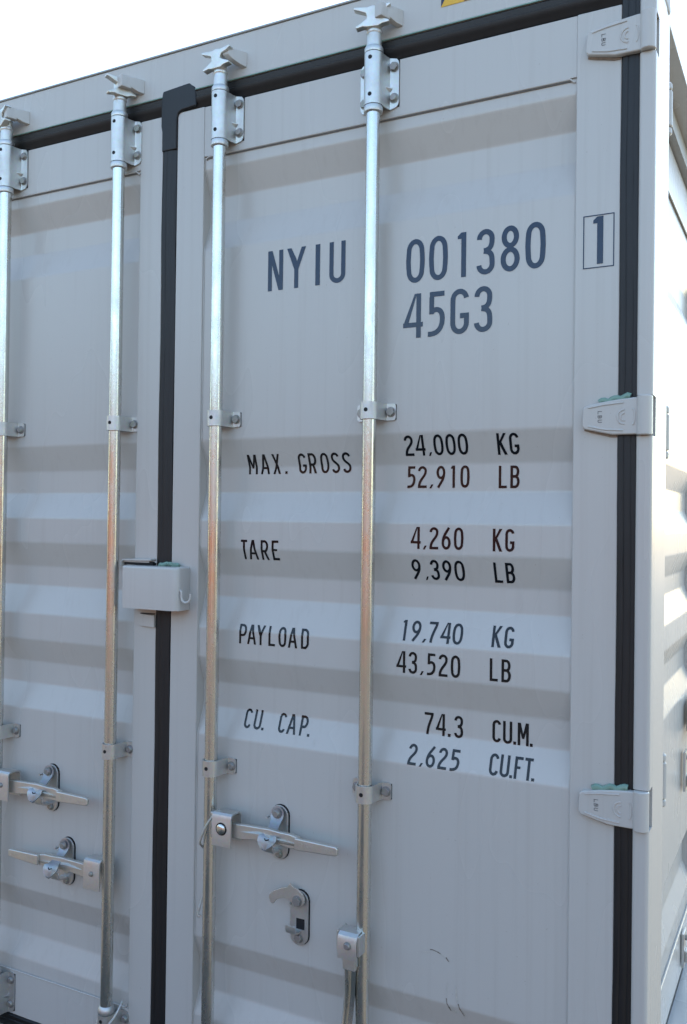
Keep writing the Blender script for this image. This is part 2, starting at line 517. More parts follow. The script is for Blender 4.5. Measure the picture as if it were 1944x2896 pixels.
# header beam, sill, posts, castings
hd = MB(); hd.box(-W + 0.05, -0.047, 0.0, 0.09, 2.7805, 2.891).build('header', M['paint'], ROOT, bevel=0.0025)
MB().box(-W + 0.05, -0.045, -0.0035, 0.12, 2.8915, H).build('header_cap', M['roof'], ROOT, bevel=0.001)
MB().box(-W + 0.17, -0.17, -0.0012, 0.004, 2.781, 2.7835).build('drip_edge', M['sealant'], ROOT)
MB().box(-W + 0.163, -0.163, 0.0, 0.10, 0.0, 0.2445).build('sill', M['paint'], ROOT, bevel=0.004)
PX = -0.0190                    # outer side face of the corner post
def post(sign, x_off):
    s = sign
    poly = [(PX, 0.0345), (PX, 0.140), (PX - 0.0012, 0.1415), (PX - 0.0012, 0.186), (PX - 0.006, 0.192), (-0.075, 0.192), (-0.075, 0.0345)]
    poly = [(x_off + s * x, y) for x, y in poly]
    p = MB().prism(poly, 0.118, 2.778, 'z').build('corner_post', M['paint'], ROOT, angle=25)
    def lip(z0, z1):
        mb = MB()
        q = []
        r = 0.008
        for a in range(0, 91, 15):
            q.append((-0.0505 + r - r * math.cos(R(a)), r - r * math.sin(R(a)) - 0.006))
        r = 0.0075
        for a in range(0, 91, 15):
            q.append((PX - r + r * math.sin(R(a)), r - r * math.cos(R(a)) - 0.006))
        q += [(PX, 0.034), (-0.0505, 0.034)]
        q = [(x_off + s * x, y) for x, y in q]
        mb.prism(q, z0, z1, 'z')
        o = mb.build('hinge_lip', M['paint'], p, angle=35)
    HZ = (2.6635, 1.9055, 1.1320, 0.432)
    zs_ = [0.118] + [v for h in reversed(HZ) for v in (h - 0.0402, h + 0.0402)] + [2.778]
    for k in range(0, len(zs_), 2):
        lip(zs_[k], zs_[k + 1])
    return p
post(1, 0.0)
post(-1, -W)
for sx in (0, 1):
    for sy in (0, 1):
        for sz in (0, 1):
            x0 = -0.162 if sx else -W + 0.0
            if sz:
                # the front top castings sit outside the header beam ends
                wdt = 0.0455 if sy == 0 else 0.162
                xx0, xx1 = (-wdt, -0.0165) if sx else (-W + 0.0165, -W + wdt)
            else:
                xx0, xx1 = (-0.162, -0.0165) if sx else (-W + 0.0165, -W + 0.162)
            yy0, yy1 = (-0.007, 0.175) if sy == 0 else (L - 0.175, L)
            zz0, zz1 = (2.7785, H + 0.004) if sz else (0.0, 0.1175)
            c = MB().box(xx0, xx1, yy0, yy1, zz0, zz1)
            c = c.build('corner_casting', M['roof'], ROOT, bevel=0.006, seg=3)
            if sx and sz and not sy:
                MB().box(-0.043, -0.021, -0.0076, 0.01, 2.7787, 2.7835).build('weld_bead', M['rust'], c)
# roof, far end, left wall, floor pan
rf = MB()
vs, fs = [], []
ny = 120
for i in range(ny + 1):
    y = 0.121 + (L - 0.2) * i / ny
    z = 2.872 + (0.018 if i % 4 in (1, 2) else 0.0)
    vs += [(-W + 0.05, y, z), (-0.05, y, z)]
for i in range(ny):
    fs.append((2 * i, 2 * i + 1, 2 * i + 3, 2 * i + 2))
rf.raw(vs, fs)
rf.build('roof', M['roof'], ROOT, angle=20)
lw = MB()
vs, fs = [], []
n = 0
y = 0.16
pat = [(0, 0.07), (0.036, 0.068), (0.036, 0.07), (0, 0.068)]
x = 0.0
path = []
k = 0
while y < L - 0.16:
    path.append((-W + 0.01 + pat[k % 4][0], y))
    y += pat[k % 4][1]
    k += 1
for (px, py) in path:
    vs += [(px, py, 0.16), (px, py, 2.84)]
for i in range(len(path) - 1):
    fs.append((2 * i, 2 * i + 1, 2 * i + 3, 2 * i + 2))
lw.raw(vs, fs)
lw.build('left_wall', M['paint'], ROOT, angle=20)
MB().box(-W + 0.02, -0.02, L - 0.05, L - 0.02, 0.12, 2.86).build('end_wall', M['paint'], ROOT)
MB().box(-W + 0.06, -0.12, 0.1, L - 0.1, 0.12, 0.16).build('floor_pan', M['roof'], ROOT)
for xx in (-0.10, -W + 0.0):
    pass
# side rails on the opening (right) side
MB().box(-0.118, -0.040, 0.193, L - 0.176, 2.844, H).build('top_side_rail', M['paint'], ROOT, bevel=0.003)
MB().box(-0.118, -0.090, 0.193, L - 0.176, 2.788, 2.8435).build('side_header', M['roof'], ROOT, bevel=0.002)
MB().box(-0.121, -0.1095, 0.194, L - 0.18, 2.8365, 2.8432).build('rust_line', M['rust'], ROOT)
MB().box(-0.118, -0.024, 0.193, L - 0.176, 0.0, 0.200).build('bottom_side_rail', M['paint'], ROOT, bevel=0.004)
MB().box(-W, -W + 0.06, 0.176, L - 0.176, 0.0, 0.16).build('bottom_side_rail', M['paint'], ROOT, bevel=0.004)
MB().box(-W, -W + 0.06, 0.176, L - 0.176, 2.84, H).build('top_side_rail', M['paint'], ROOT, bevel=0.004)

# side doors (the container opens along its right side too)
SX = -0.110
def side_door_proto():
    w = 1.44
    fr = MB()
    fr.box(SX - 0.05, SX, 0.0, 0.085, 0.232, 2.785)
    fr.box(SX - 0.05, SX, w - 0.085, w, 0.232, 2.785)
    d = fr.build('side_door', M['paint'], ROOT, bevel=0.003)
    MB().box(SX - 0.048, SX - 0.0015, 0.0855, w - 0.0855, 2.643, 2.784).build('top_rail', M['paint'], d, bevel=0.002)
    MB().box(SX - 0.048, SX - 0.0015, 0.0855, w - 0.0855, 0.2325, 0.384).build('bottom_rail', M['paint'], d, bevel=0.002)
    zoff = -0.02
    vs, fs = [], []
    rp = [(0.380, RP[0][1])] + [(z + zoff if z > 0.7 else z, y) for z, y in RP[1:-1]] + [(2.646, RP[-1][1])]
    for z, y in rp:
        vs += [(SX - y + 0.004, 0.082, z), (SX - y + 0.004, w - 0.082, z)]
    for i in range(len(rp) - 1):
        fs.append((2 * i, 2 * i + 1, 2 * i + 3, 2 * i + 2))
    q = MB(); q.raw(vs, fs)
    q.build('ribbed_panel', M['paint'], d, angle=60)
    s = MB().tube([(SX - 0.001, 0.09, 2.641), (SX - 0.001, w - 0.09, 2.641)], 0.003, 6)
    s.build('weld_bead', M['paint'], d)
    s = MB().tube([(SX - 0.001, 0.09, 0.386), (SX - 0.001, w - 0.09, 0.386)], 0.003, 6)
    s.build('weld_bead', M['paint'], d)
    return d
sdoor = side_door_proto()
sdoor.location = (0, 0.205, 0)
for k in range(1, 8):
    copy_part(sdoor, ROOT, dy=1.478 * k)
for k in range(1, 8):
    MB().box(SX - 0.03, SX - 0.004, 0.2055 + 1.478 * k - 0.037, 0.2045 + 1.478 * k, 0.235, 2.78).build('gasket', M['rubber'], ROOT)
MB().box(SX - 0.05, SX - 0.006, 0.165, L - 0.18, 0.201, 0.2315).build('gasket', M['rubber'], ROOT)
MB().box(SX - 0.03, SX - 0.004, 0.161, 0.2045, 0.235, 2.78).build('gasket', M['rubber'], ROOT)
MB().box(-0.112, -0.0755, 0.150, 0.1915, 0.118, 2.778).build('post_return', M['paint'], ROOT, bevel=0.002)
# hinge knuckles of the first side door, peeking past the post
def side_hinge(z):
    X, Y = -0.0460, 0.345
    h = MB().lathe(X, Y, [(0.0105, z - 0.042), (0.012, z - 0.040), (0.012, z + 0.038), (0.0105, z + 0.040)], 20).build('side_hinge', M['paint'], ROOT)
    MB().lathe(X, Y, [(0.009, z + 0.0435), (0.011, z + 0.046), (0.011, z + 0.056), (0.008, z + 0.060)], 16).build('knuckle', M['paint'], h)
    MB().lathe(X, Y, [(0.008, z - 0.062), (0.011, z - 0.058), (0.011, z - 0.048), (0.009, z - 0.0455)], 16).build('knuckle', M['paint'], h)
    MB().cyl((X, Y, z - 0.05), 0.007, 0.10, 'z', 12).build('hinge_pin', M['bolt'], h)
    MB().box(SX - 0.001, X + 0.004, Y + 0.006, Y + 0.014, z - 0.036, z + 0.036).build('hinge_leaf', M['paint'], h)
for z in (2.655, 1.905, 1.105):
    side_hinge(z)
# galvanised lock gear on the side door, just inside the frame edge
def side_catch(z0, z1):
    p = MB().prism([(1.275, z0), (1.275, z1), (1.335, z1 + 0.0), (1.335, z0)], SX + 0.001, SX + 0.010, 'x').build('handle_catch', M['galv'], ROOT, bevel=0.002)
    MB().box(SX + 0.010, SX + 0.034, 1.290, 1.325, z0 + 0.012, z0 + 0.05).build('latch', M['galv'], p, bevel=0.003)
    MB().cyl((SX + 0.010, 1.305, z1 - 0.02), 0.009, 0.008, 'x', 6).build('bolt', M['bolt'], p)
    return p
side_catch(0.825, 0.952)
side_catch(0.255, 0.365)
lb = MB().box(SX + 0.002, SX + 0.05, 1.34, 1.50, 1.00, 1.11).build('lock_box', M['paint'], ROOT, bevel=0.012, seg=4)
hk = [(SX + 0.022, 1.335, 1.035), (SX + 0.022, 1.330, 1.010), (SX + 0.022, 1.318, 0.995), (SX + 0.022, 1.300, 0.992), (SX + 0.022, 1.286, 1.000), (SX + 0.022, 1.280, 1.02)]
MB().tube(hk, 0.0045, 8).build('lock_hook', M['paint'], lb)

# ------------------------------------------------------------------ front hinges
def hinge(zc, n_emb=True):
    X = -0.0340
    out = [(-0.0335, 0.0365), (-0.056, 0.0360), (-0.085, 0.0335), (-0.118, 0.0290), (-0.148, 0.0230), (-0.1535, 0.0180),
           (-0.1550, -0.0175), (-0.150, -0.0240), (-0.118, -0.0315), (-0.096, -0.0365), (-0.056, -0.0370), (-0.0335, -0.0370)]
    bl = MB()
    bl.prism([(x, zc + z) for x, z in out], -0.0105, FY + 0.001, 'y')
    h = bl.build('hinge', M['paint'], ROOT, bevel=0.0032, seg=3)
    MB().lathe(X, -0.0055, [(0.0134, zc - 0.0388), (0.0152, zc - 0.0372), (0.0152, zc + 0.0372), (0.0134, zc + 0.0388)], 36).build('barrel', M['paint'], h)
    MB().cyl((X, 0.004, zc - 0.0415), 0.008, 0.083, 'z', 20).build('hinge_pin', M['bolt'], h)
    e = MB()
    e.tube([(-0.142, -0.0105, zc + 0.0185), (-0.112, -0.0107, zc + 0.0235), (-0.074, -0.0107, zc + 0.0268)], 0.0020, 6)
    e.tube([(-0.142, -0.0105, zc - 0.0185), (-0.112, -0.0107, zc - 0.0255), (-0.074, -0.0107, zc - 0.0285)], 0.0020, 6)
    for r in (0.0145, 0.0075):
        e.tube([(-0.071 - r * math.sin(R(t)), -0.0106, zc - 0.002 + r * math.cos(R(t))) for t in range(0, 181, 15)], 0.0018, 6)
    e.tube([(-0.056 + 0.004 * math.sin(R(t)), -0.0106, zc - 0.002 + 0.016 * math.cos(R(t))) for t in range(0, 181, 20)], 0.0017, 6)
    e.build('raised_ribs', M['paint'], h)
    MB().tube([(-0.152, 0.0030, zc - 0.0235), (-0.135, 0.0030, zc - 0.0290), (-0.118, 0.0030, zc - 0.0330), (-0.100, 0.0030, zc - 0.0380), (-0.088, 0.0035, zc - 0.0385)], 0.0026, 8).build('weld_bead', M['brown_bead'], h)
    return h
h1_ = hinge(2.6635)
h2_ = hinge(1.9055)
h3_ = hinge(1.1320)
for hz, hh, xs in ((1.1320, h3_, (-0.128, -0.060)), (1.9055, h2_, (-0.122, -0.062))):
    s = MB()
    rnd = random.Random(int(hz * 100))
    n = 12
    pts_ = []
    for i in range(n + 1):
        x = xs[0] + (xs[1] - xs[0]) * i / n
        base = hz + 0.026 + 0.0095 * (i / n)
        pts_.append((x, -0.001, base + 0.004 + 0.0022 * math.sin(i * 1.3) + rnd.uniform(-0.0005, 0.0005)))
    s.tube(pts_, 0.0065, 10)
    s.build('sealant_bead', M['sealant'], hh)

# ------------------------------------------------------------------ lock rods and their fittings
RODS = [-1.7755, -1.361, -1.040, -0.6215]
RY = -0.030
CAM_ROT = [R(-20), R(62), R(0), R(14)]

def hexbolt(x, y, z, r=0.0098, parent=None, dome=False, name='bolt'):
    mb = MB()
    mb.cyl((x, y, z), r * 1.18, -0.0016, 'y', 20)
    if dome:
        mb.cyl((x, y - 0.0016, z), r, -0.0060, 'y', 20, r * 0.72)
    else:
        a0 = random.uniform(0, 1)
        vs = [(x + r * math.cos(a0 + i * math.pi / 3), y - 0.0016, z + r * math.sin(a0 + i * math.pi / 3)) for i in range(6)]
        vs += [(p[0], y - 0.0074, p[2]) for p in vs]
        mb.raw(vs, [tuple(range(5, -1, -1)), tuple(range(6, 12))] + [(i, (i + 1) % 6, (i + 1) % 6 + 6, i + 6) for i in range(6)])
    return mb.build(name, M['bolt'], parent, bevel=0.0008, seg=2)

def strap_path(X, fy=0.0045, r=0.0178, half=0.048):
    """outline of a strap over the rod: flange, curve, flange (x,y)"""
    p = [(X - half, fy), (X - 0.0275, fy), (X - 0.0235, fy - 0.0025), (X - 0.0200, -0.010)]
    p += [(X + r * math.cos(a), RY + r * math.sin(a)) for a in [R(t) for t in range(175, 366, 10)]]
    p += [(X + 0.0200, -0.010), (X + 0.0235, fy - 0.0025), (X + 0.0275, fy), (X + half, fy)]
    return p

def strap(X, z0, z1, name, nb, corner=0.006):
    mb = MB()
    fy = 0.0045 if nb == 4 else 0.0083
    path = strap_path(X, fy)
    t = 0.0036
    # outward offset (towards the viewer is -y)
    out = []
    for i, p in enumerate(path):
        a = Vector(path[max(i - 1, 0)]); c = Vector(path[min(i + 1, len(path) - 1)])
        d = (c - a).normalized()
        n_ = Vector((d.y, -d.x))
        out.append((p[0] + n_.x * t, p[1] + n_.y * t))
    # cut the flange corners by shrinking z at the ends
    def zr(x):
        e = (0.048 - abs(x - X))
        if e < corner:
            k = corner - math.sqrt(max(0, corner ** 2 - (corner - e) ** 2))
            return k
        return 0.0
    xs_extra = []
    pth, ot = [], []
    for i in range(len(path)):
        pth.append(path[i]); ot.append(out[i])
        if i == 0 or i == len(path) - 2:
            a, b_ = (path[i], path[i + 1]); ao, bo = (out[i], out[i + 1])
            seq = [0.06, 0.15, 0.3] if i == 0 else [0.7, 0.85, 0.94]
            for s_ in seq:
                pth.append((a[0] + (b_[0] - a[0]) * s_, a[1] + (b_[1] - a[1]) * s_))
                ot.append((ao[0] + (bo[0] - ao[0]) * s_, ao[1] + (bo[1] - ao[1]) * s_))
    n = len(pth)
    vs = []
    for zz, sg in ((z0, 1), (z1, -1)):
        for q in (pth, ot):
            vs += [(x, y, zz + sg * zr(x)) for x, y in q]
    fs = []
    A, B, C_, D_ = 0, n, 2 * n, 3 * n
    for i in range(n - 1):
        fs += [(A + i, A + i + 1, C_ + i + 1, C_ + i), (B + i + 1, B + i, D_ + i, D_ + i + 1), (A + i + 1, A + i, B + i, B + i + 1), (C_ + i, C_ + i + 1, D_ + i + 1, D_ + i)]
    fs += [(A, C_, D_, B), (A + n - 1, B + n - 1, D_ + n - 1, C_ + n - 1)]
    mb.raw(vs, fs)
    o = mb.build(name, M['galv'], ROOT, bevel=0.0, angle=30)
    zz = [(z0 + z1) / 2] if nb == 2 else [z0 + 0.0245, z1 - 0.0215]
    for z in zz:
        hexbolt(X + 0.0365, fy - 0.0037, z, parent=o, dome=random.random() < 0.35)
        hexbolt(X - 0.0365, fy - 0.0037, z, parent=o)
    hz = [(z0 + z1) / 2 + 0.001] if nb == 2 else [z0 + 0.020, z1 - 0.014]
    for z in hz:
        a = R(-88)
        c = (X + (0.0212) * math.cos(a), RY + (0.0212) * math.sin(a), z)
        q = MB().cyl((0, 0.0012, 0), 0.0047, -0.0018, 'y', 16)
        mtx = Matrix.Translation(c) @ Matrix.Rotation(a + R(90), 4, 'Z')
        q.build('grease_hole', M['hole_shade'], o, xf=mtx)
    # dark strip behind the strap, put in as its shadow line
    shade_strip = MB()
    shade_strip.box(X + 0.030, X + 0.0484, fy + 0.0001, fy + 0.0012, z0 + corner * 0.3, z1 - corner * 0.3)
    shade_strip.build('painted_shadow_rim', M['hole_shade'], o)
    if nb == 4:
        for sx in (1,):
            g_ = MB().raw([(X + sx * 0.0225, -0.0150, z0 + 0.046), (X + sx * 0.0330, 0.0000, z0 + 0.046), (X + sx * 0.0225, -0.0022, z0 + 0.034), (X + sx * 0.0225, -0.0022, z0 + 0.046),
                           (X + sx * 0.0225, -0.0150, z0 + 0.0475), (X + sx * 0.0330, 0.0000, z0 + 0.0475), (X + sx * 0.0225, -0.0022, z0 + 0.0475)],
                          [(0, 1, 2), (0, 4, 5, 1), (4, 6, 5), (0, 2, 3), (0, 3, 6, 4)])
            g_.build('gusset', M['galv'], o, smooth=False)
    return o

def cam_piece(X, rot, parent):
    c = MB()
    star = [(-0.043, 2.8385), (-0.024, 2.8370), (-0.012, 2.8360), (0.0, 2.8390), (0.012, 2.8365), (0.026, 2.8390), (0.038, 2.8415), (0.041, 2.8370), (0.030, 2.8300), (0.015, 2.8250),
            (0.0115, 2.8160), (0.020, 2.8100), (0.037, 2.8035), (0.038, 2.7985), (0.022, 2.7960), (0.013, 2.7915), (-0.013, 2.7915), (-0.022, 2.7930), (-0.037, 2.7895), (-0.040, 2.7940),
            (-0.026, 2.8020), (-0.013, 2.8110), (-0.0145, 2.8220), (-0.028, 2.8275), (-0.044, 2.8330)]
    c.prism(star, -0.022, -0.004, 'y')
    c.prism([(-0.012, -0.018), (0.012, -0.018), (0.016, 0.004), (0.010, 0.013), (-0.010, 0.013), (-0.016, 0.004)], 2.7925, 2.8290, 'z')
    c.prism([(-0.030, -0.020), (0.028, -0.020), (0.010, 0.010), (-0.012, 0.010)], 2.7960, 2.8030, 'z')
    mtx = Matrix.Translation((X, RY, 0)) @ Matrix.Rotation(rot, 4, 'Z')
    return c.build('cam', M['forged'], parent, bevel=0.0022, seg=2, xf=mtx)

for i, X in enumerate(RODS):
    rod = MB().lathe(X, RY, [(0.0158, 0.10), (0.0158, 2.6055)], 40)
    rod = rod.build('lock_rod', M['rod'], ROOT)
    MB().lathe(X, RY, [(0.0168, 2.606), (0.0212, 2.607), (0.0216, 2.609), (0.0214, 2.6185), (0.0205, 2.6205), (0.0165, 2.621)], 40).build('collar', M['galv'], rod)
    MB().lathe(X, RY, [(0.0165, 2.7395), (0.0210, 2.740), (0.0214, 2.742), (0.0212, 2.7500), (0.0192, 2.7535), (0.0172, 2.7545), (0.0166, 2.782), (0.0178, 2.784),
                       (0.0182, 2.788), (0.0172, 2.792), (0.0150, 2.794)], 40).build('upper_sleeve', M['galv'], rod)
    MB().lathe(X, RY, [(0.0165, 0.4060), (0.0205, 0.4065), (0.0214, 0.409), (0.0214, 0.415), (0.0195, 0.4215), (0.0160, 0.4255)], 40).build('collar', M['galv'], rod)
    cam_piece(X, CAM_ROT[i], rod)
    b1 = strap(X, 2.6215, 2.7380, 'rod_bracket', 4, 0.016)
    strap(X, 0.292, 0.4050, 'rod_bracket', 4, 0.016)
    for zc in (1.9375, 1.0850):
        strap(X, zc - 0.0190, zc + 0.0190, 'rod_clamp', 2)
    # keeper welded to the header beside the cam
    k = MB()
    prof = [(0.0, 2.8035), (0.0, 2.8400), (-0.026, 2.8400), (-0.044, 2.8330), (-0.047, 2.8220), (-0.036, 2.8140), (-0.016, 2.8060)]
    k.prism(prof, X + 0.030, X + 0.046, 'x')
    sh = Matrix(((1, -0.55, 0, 0), (0, 1, 0, 0), (0, 0, 1, 0), (0, 0, 0, 1)))
    sh = Matrix.Identity(4)
    sh[0][1] = 0.55
    sh[0][3] = 0.012
    kp = k.build('cam_keeper', M['paint'], ROOT, bevel=0.002, xf=sh)
    if i in (0, 1, 3):
        k = MB()
        k.prism([(X + 0.010, -0.052), (X + 0.030, -0.058), (X + 0.040, -0.030), (X + 0.024, -0.020)], 2.8080, 2.8400, 'z')
        k.build('keeper_jaw', M['paint'], kp, bevel=0.003)
    if i == 0:
        k = MB()
        k.prism([(X - 0.052, -0.050), (X - 0.026, -0.058), (X - 0.020, -0.040), (X - 0.040, 0.0), (X - 0.060, 0.0)], 2.8050, 2.8420, 'z')
        k.build('keeper_jaw', M['paint'], kp, bevel=0.003)

# ------------------------------------------------------------------ lever handles
def lever(X, zc, s, hub_dx=0.0, y_off=0.0, dz_catch=-0.004, label=None, open_bolt=False):
    """s=+1: lever runs to the right of the rod, -1: to the left"""
    def P(pts_):
        return [(X + s * (x + hub_dx), zc + z) for x, z in pts_]
    yo = y_off
    bar = MB()
    bar.prism(P([(0.070, 0.0160), (0.100, 0.0165), (0.135, 0.0175), (0.180, 0.0190), (0.215, 0.0165), (0.238, 0.0165), (0.262, 0.0120), (0.262, -0.0150),
                 (0.235, -0.0160), (0.200, -0.0125), (0.172, -0.0135), (0.160, -0.0225), (0.145, -0.0135), (0.105, -0.0185), (0.070, -0.0190)]), -0.052 + yo, -0.040 + yo, 'y')
    o = bar.build('door_handle', M['forged'], ROOT, bevel=0.0025, seg=3)
    if label:
        o['label'] = label
    # raised rib
    rib = MB()
    rb = [(0.105, 0.001), (0.155, 0.0085), (0.205, 0.0020), (0.262, -0.0030), (0.262, -0.0075), (0.205, -0.0070), (0.155, -0.0035)]
    top = [(X + s * (x + hub_dx), -0.0575 + yo if 0.11 < x < 0.25 else -0.0535 + yo, zc + z * 0.55) for x, z in rb]
    bot = [(X + s * (x + hub_dx), -0.0515 + yo, zc + z * 1.15) for x, z in rb]
    n = len(rb)
    rib.raw(bot + top, [tuple(range(n, 2 * n))] + [(i, (i + 1) % n, (i + 1) % n + n, i + n) for i in range(n)])
    rib.build('raised_rib', M['forged'], o, angle=50)
    # grip, cranked slightly outwards
    gp = MB()
    gv = [(0.2555, 0.0135), (0.362, 0.0115), (0.3665, 0.0080), (0.3665, -0.0055), (0.362, -0.0090), (0.2555, -0.0135)]
    gp.prism(P(gv), -0.061 + yo, -0.051 + yo, 'y')
    gr = gp.build('grip', M['forged'], o, bevel=0.0025, seg=3)
    # raised foundry marks
    mk = MB()
    rnd = random.Random(5)
    for gx in (0.268, 0.333):
        for k in range(4):
            x = gx + k * 0.0065
            zz = 0.002 if gx < 0.3 else -0.001
            mk.box(*(sorted((X + s * (x + hub_dx), X + s * (x + 0.0016 + hub_dx)))), -0.0616 + yo, -0.0606 + yo, zc + zz - 0.0035, zc + zz + 0.0045)
            mk.box(*(sorted((X + s * (x + 0.0016 + hub_dx), X + s * (x + 0.0042 + hub_dx)))), -0.0615 + yo, -0.0606 + yo, zc + zz - 0.0035 + (k % 3) * 0.003, zc + zz - 0.0019 + (k % 3) * 0.003)
    mk.build('foundry_mark', M['forged'], gr, smooth=False)
    # folded hub
    hub = MB()
    a0, a1 = sorted((X + s * (0.031 + hub_dx), X + s * (0.0850 + hub_dx)))
    pth = [(-0.020 + yo, zc - 0.034), (-0.020 + yo, zc + 0.030), (-0.026 + yo, zc + 0.0375), (-0.034 + yo, zc + 0.0395), (-0.058 + yo, zc + 0.0390), (-0.0640 + yo, zc + 0.0350), (-0.0665 + yo, zc + 0.027), (-0.0665 + yo, zc - 0.0385)]
    hub.sheet(pth, a0, a1, 0.0038, 'x')
    hb = hub.build('handle_hub', M['galv'], o, angle=28)
    MB().box(*sorted((X + s * 0.010, X + s * (0.036 + hub_dx))), -0.045 + yo, -0.022, zc - 0.030, zc + 0.030).build('rod_lug', M['galv'], o, bevel=0.003)
    pr = 0.0125 if open_bolt else 0.0065
    pm = MB()
    n = 24
    cx, cz = X + s * (0.058 + hub_dx), zc + 0.003
    rings = [(pr * 1.12, -0.0668), (pr, -0.0668), (pr * 0.95, -0.0690), (pr * 0.7, -0.0715), (pr * 0.3, -0.0725)]
    vs = []
    for r_, y_ in rings:
        vs += [(cx + r_ * math.cos(2 * math.pi * k / n), y_ + yo, cz + r_ * math.sin(2 * math.pi * k / n)) for k in range(n)]
    fs = [(q * n + k, q * n + (k + 1) % n, (q + 1) * n + (k + 1) % n, (q + 1) * n + k) for q in range(len(rings) - 1) for k in range(n)]
    fs.append(tuple(range((len(rings) - 1) * n, len(rings) * n)))
    pm.raw(vs, fs)
    pm.build('pivot_pin', M['rod'] if open_bolt else M['bolt'], o)
    if open_bolt:
        MB().lathe(0, 0, [(pr * 1.22, 0.0), (pr * 1.22, 0.0006), (pr, 0.0006), (pr, 0.0)], 24).build('pin_seat', M['hole_shade'], o, xf=Matrix.Translation((cx, -0.0666 + yo, cz)) @ Matrix.Rotation(R(90), 4, 'X'))
    return o

def stadium(cx, cz, hw, hh, n=10):
    p = [(cx + hw * math.cos(R(180 * i / n)), cz + hh - hw + hw * math.sin(R(180 * i / n))) for i in range(n + 1)]
    p += [(cx - hw * math.cos(R(180 * i / n)), cz - hh + hw - hw * math.sin(R(180 * i / n))) for i in range(n + 1)]
    return p

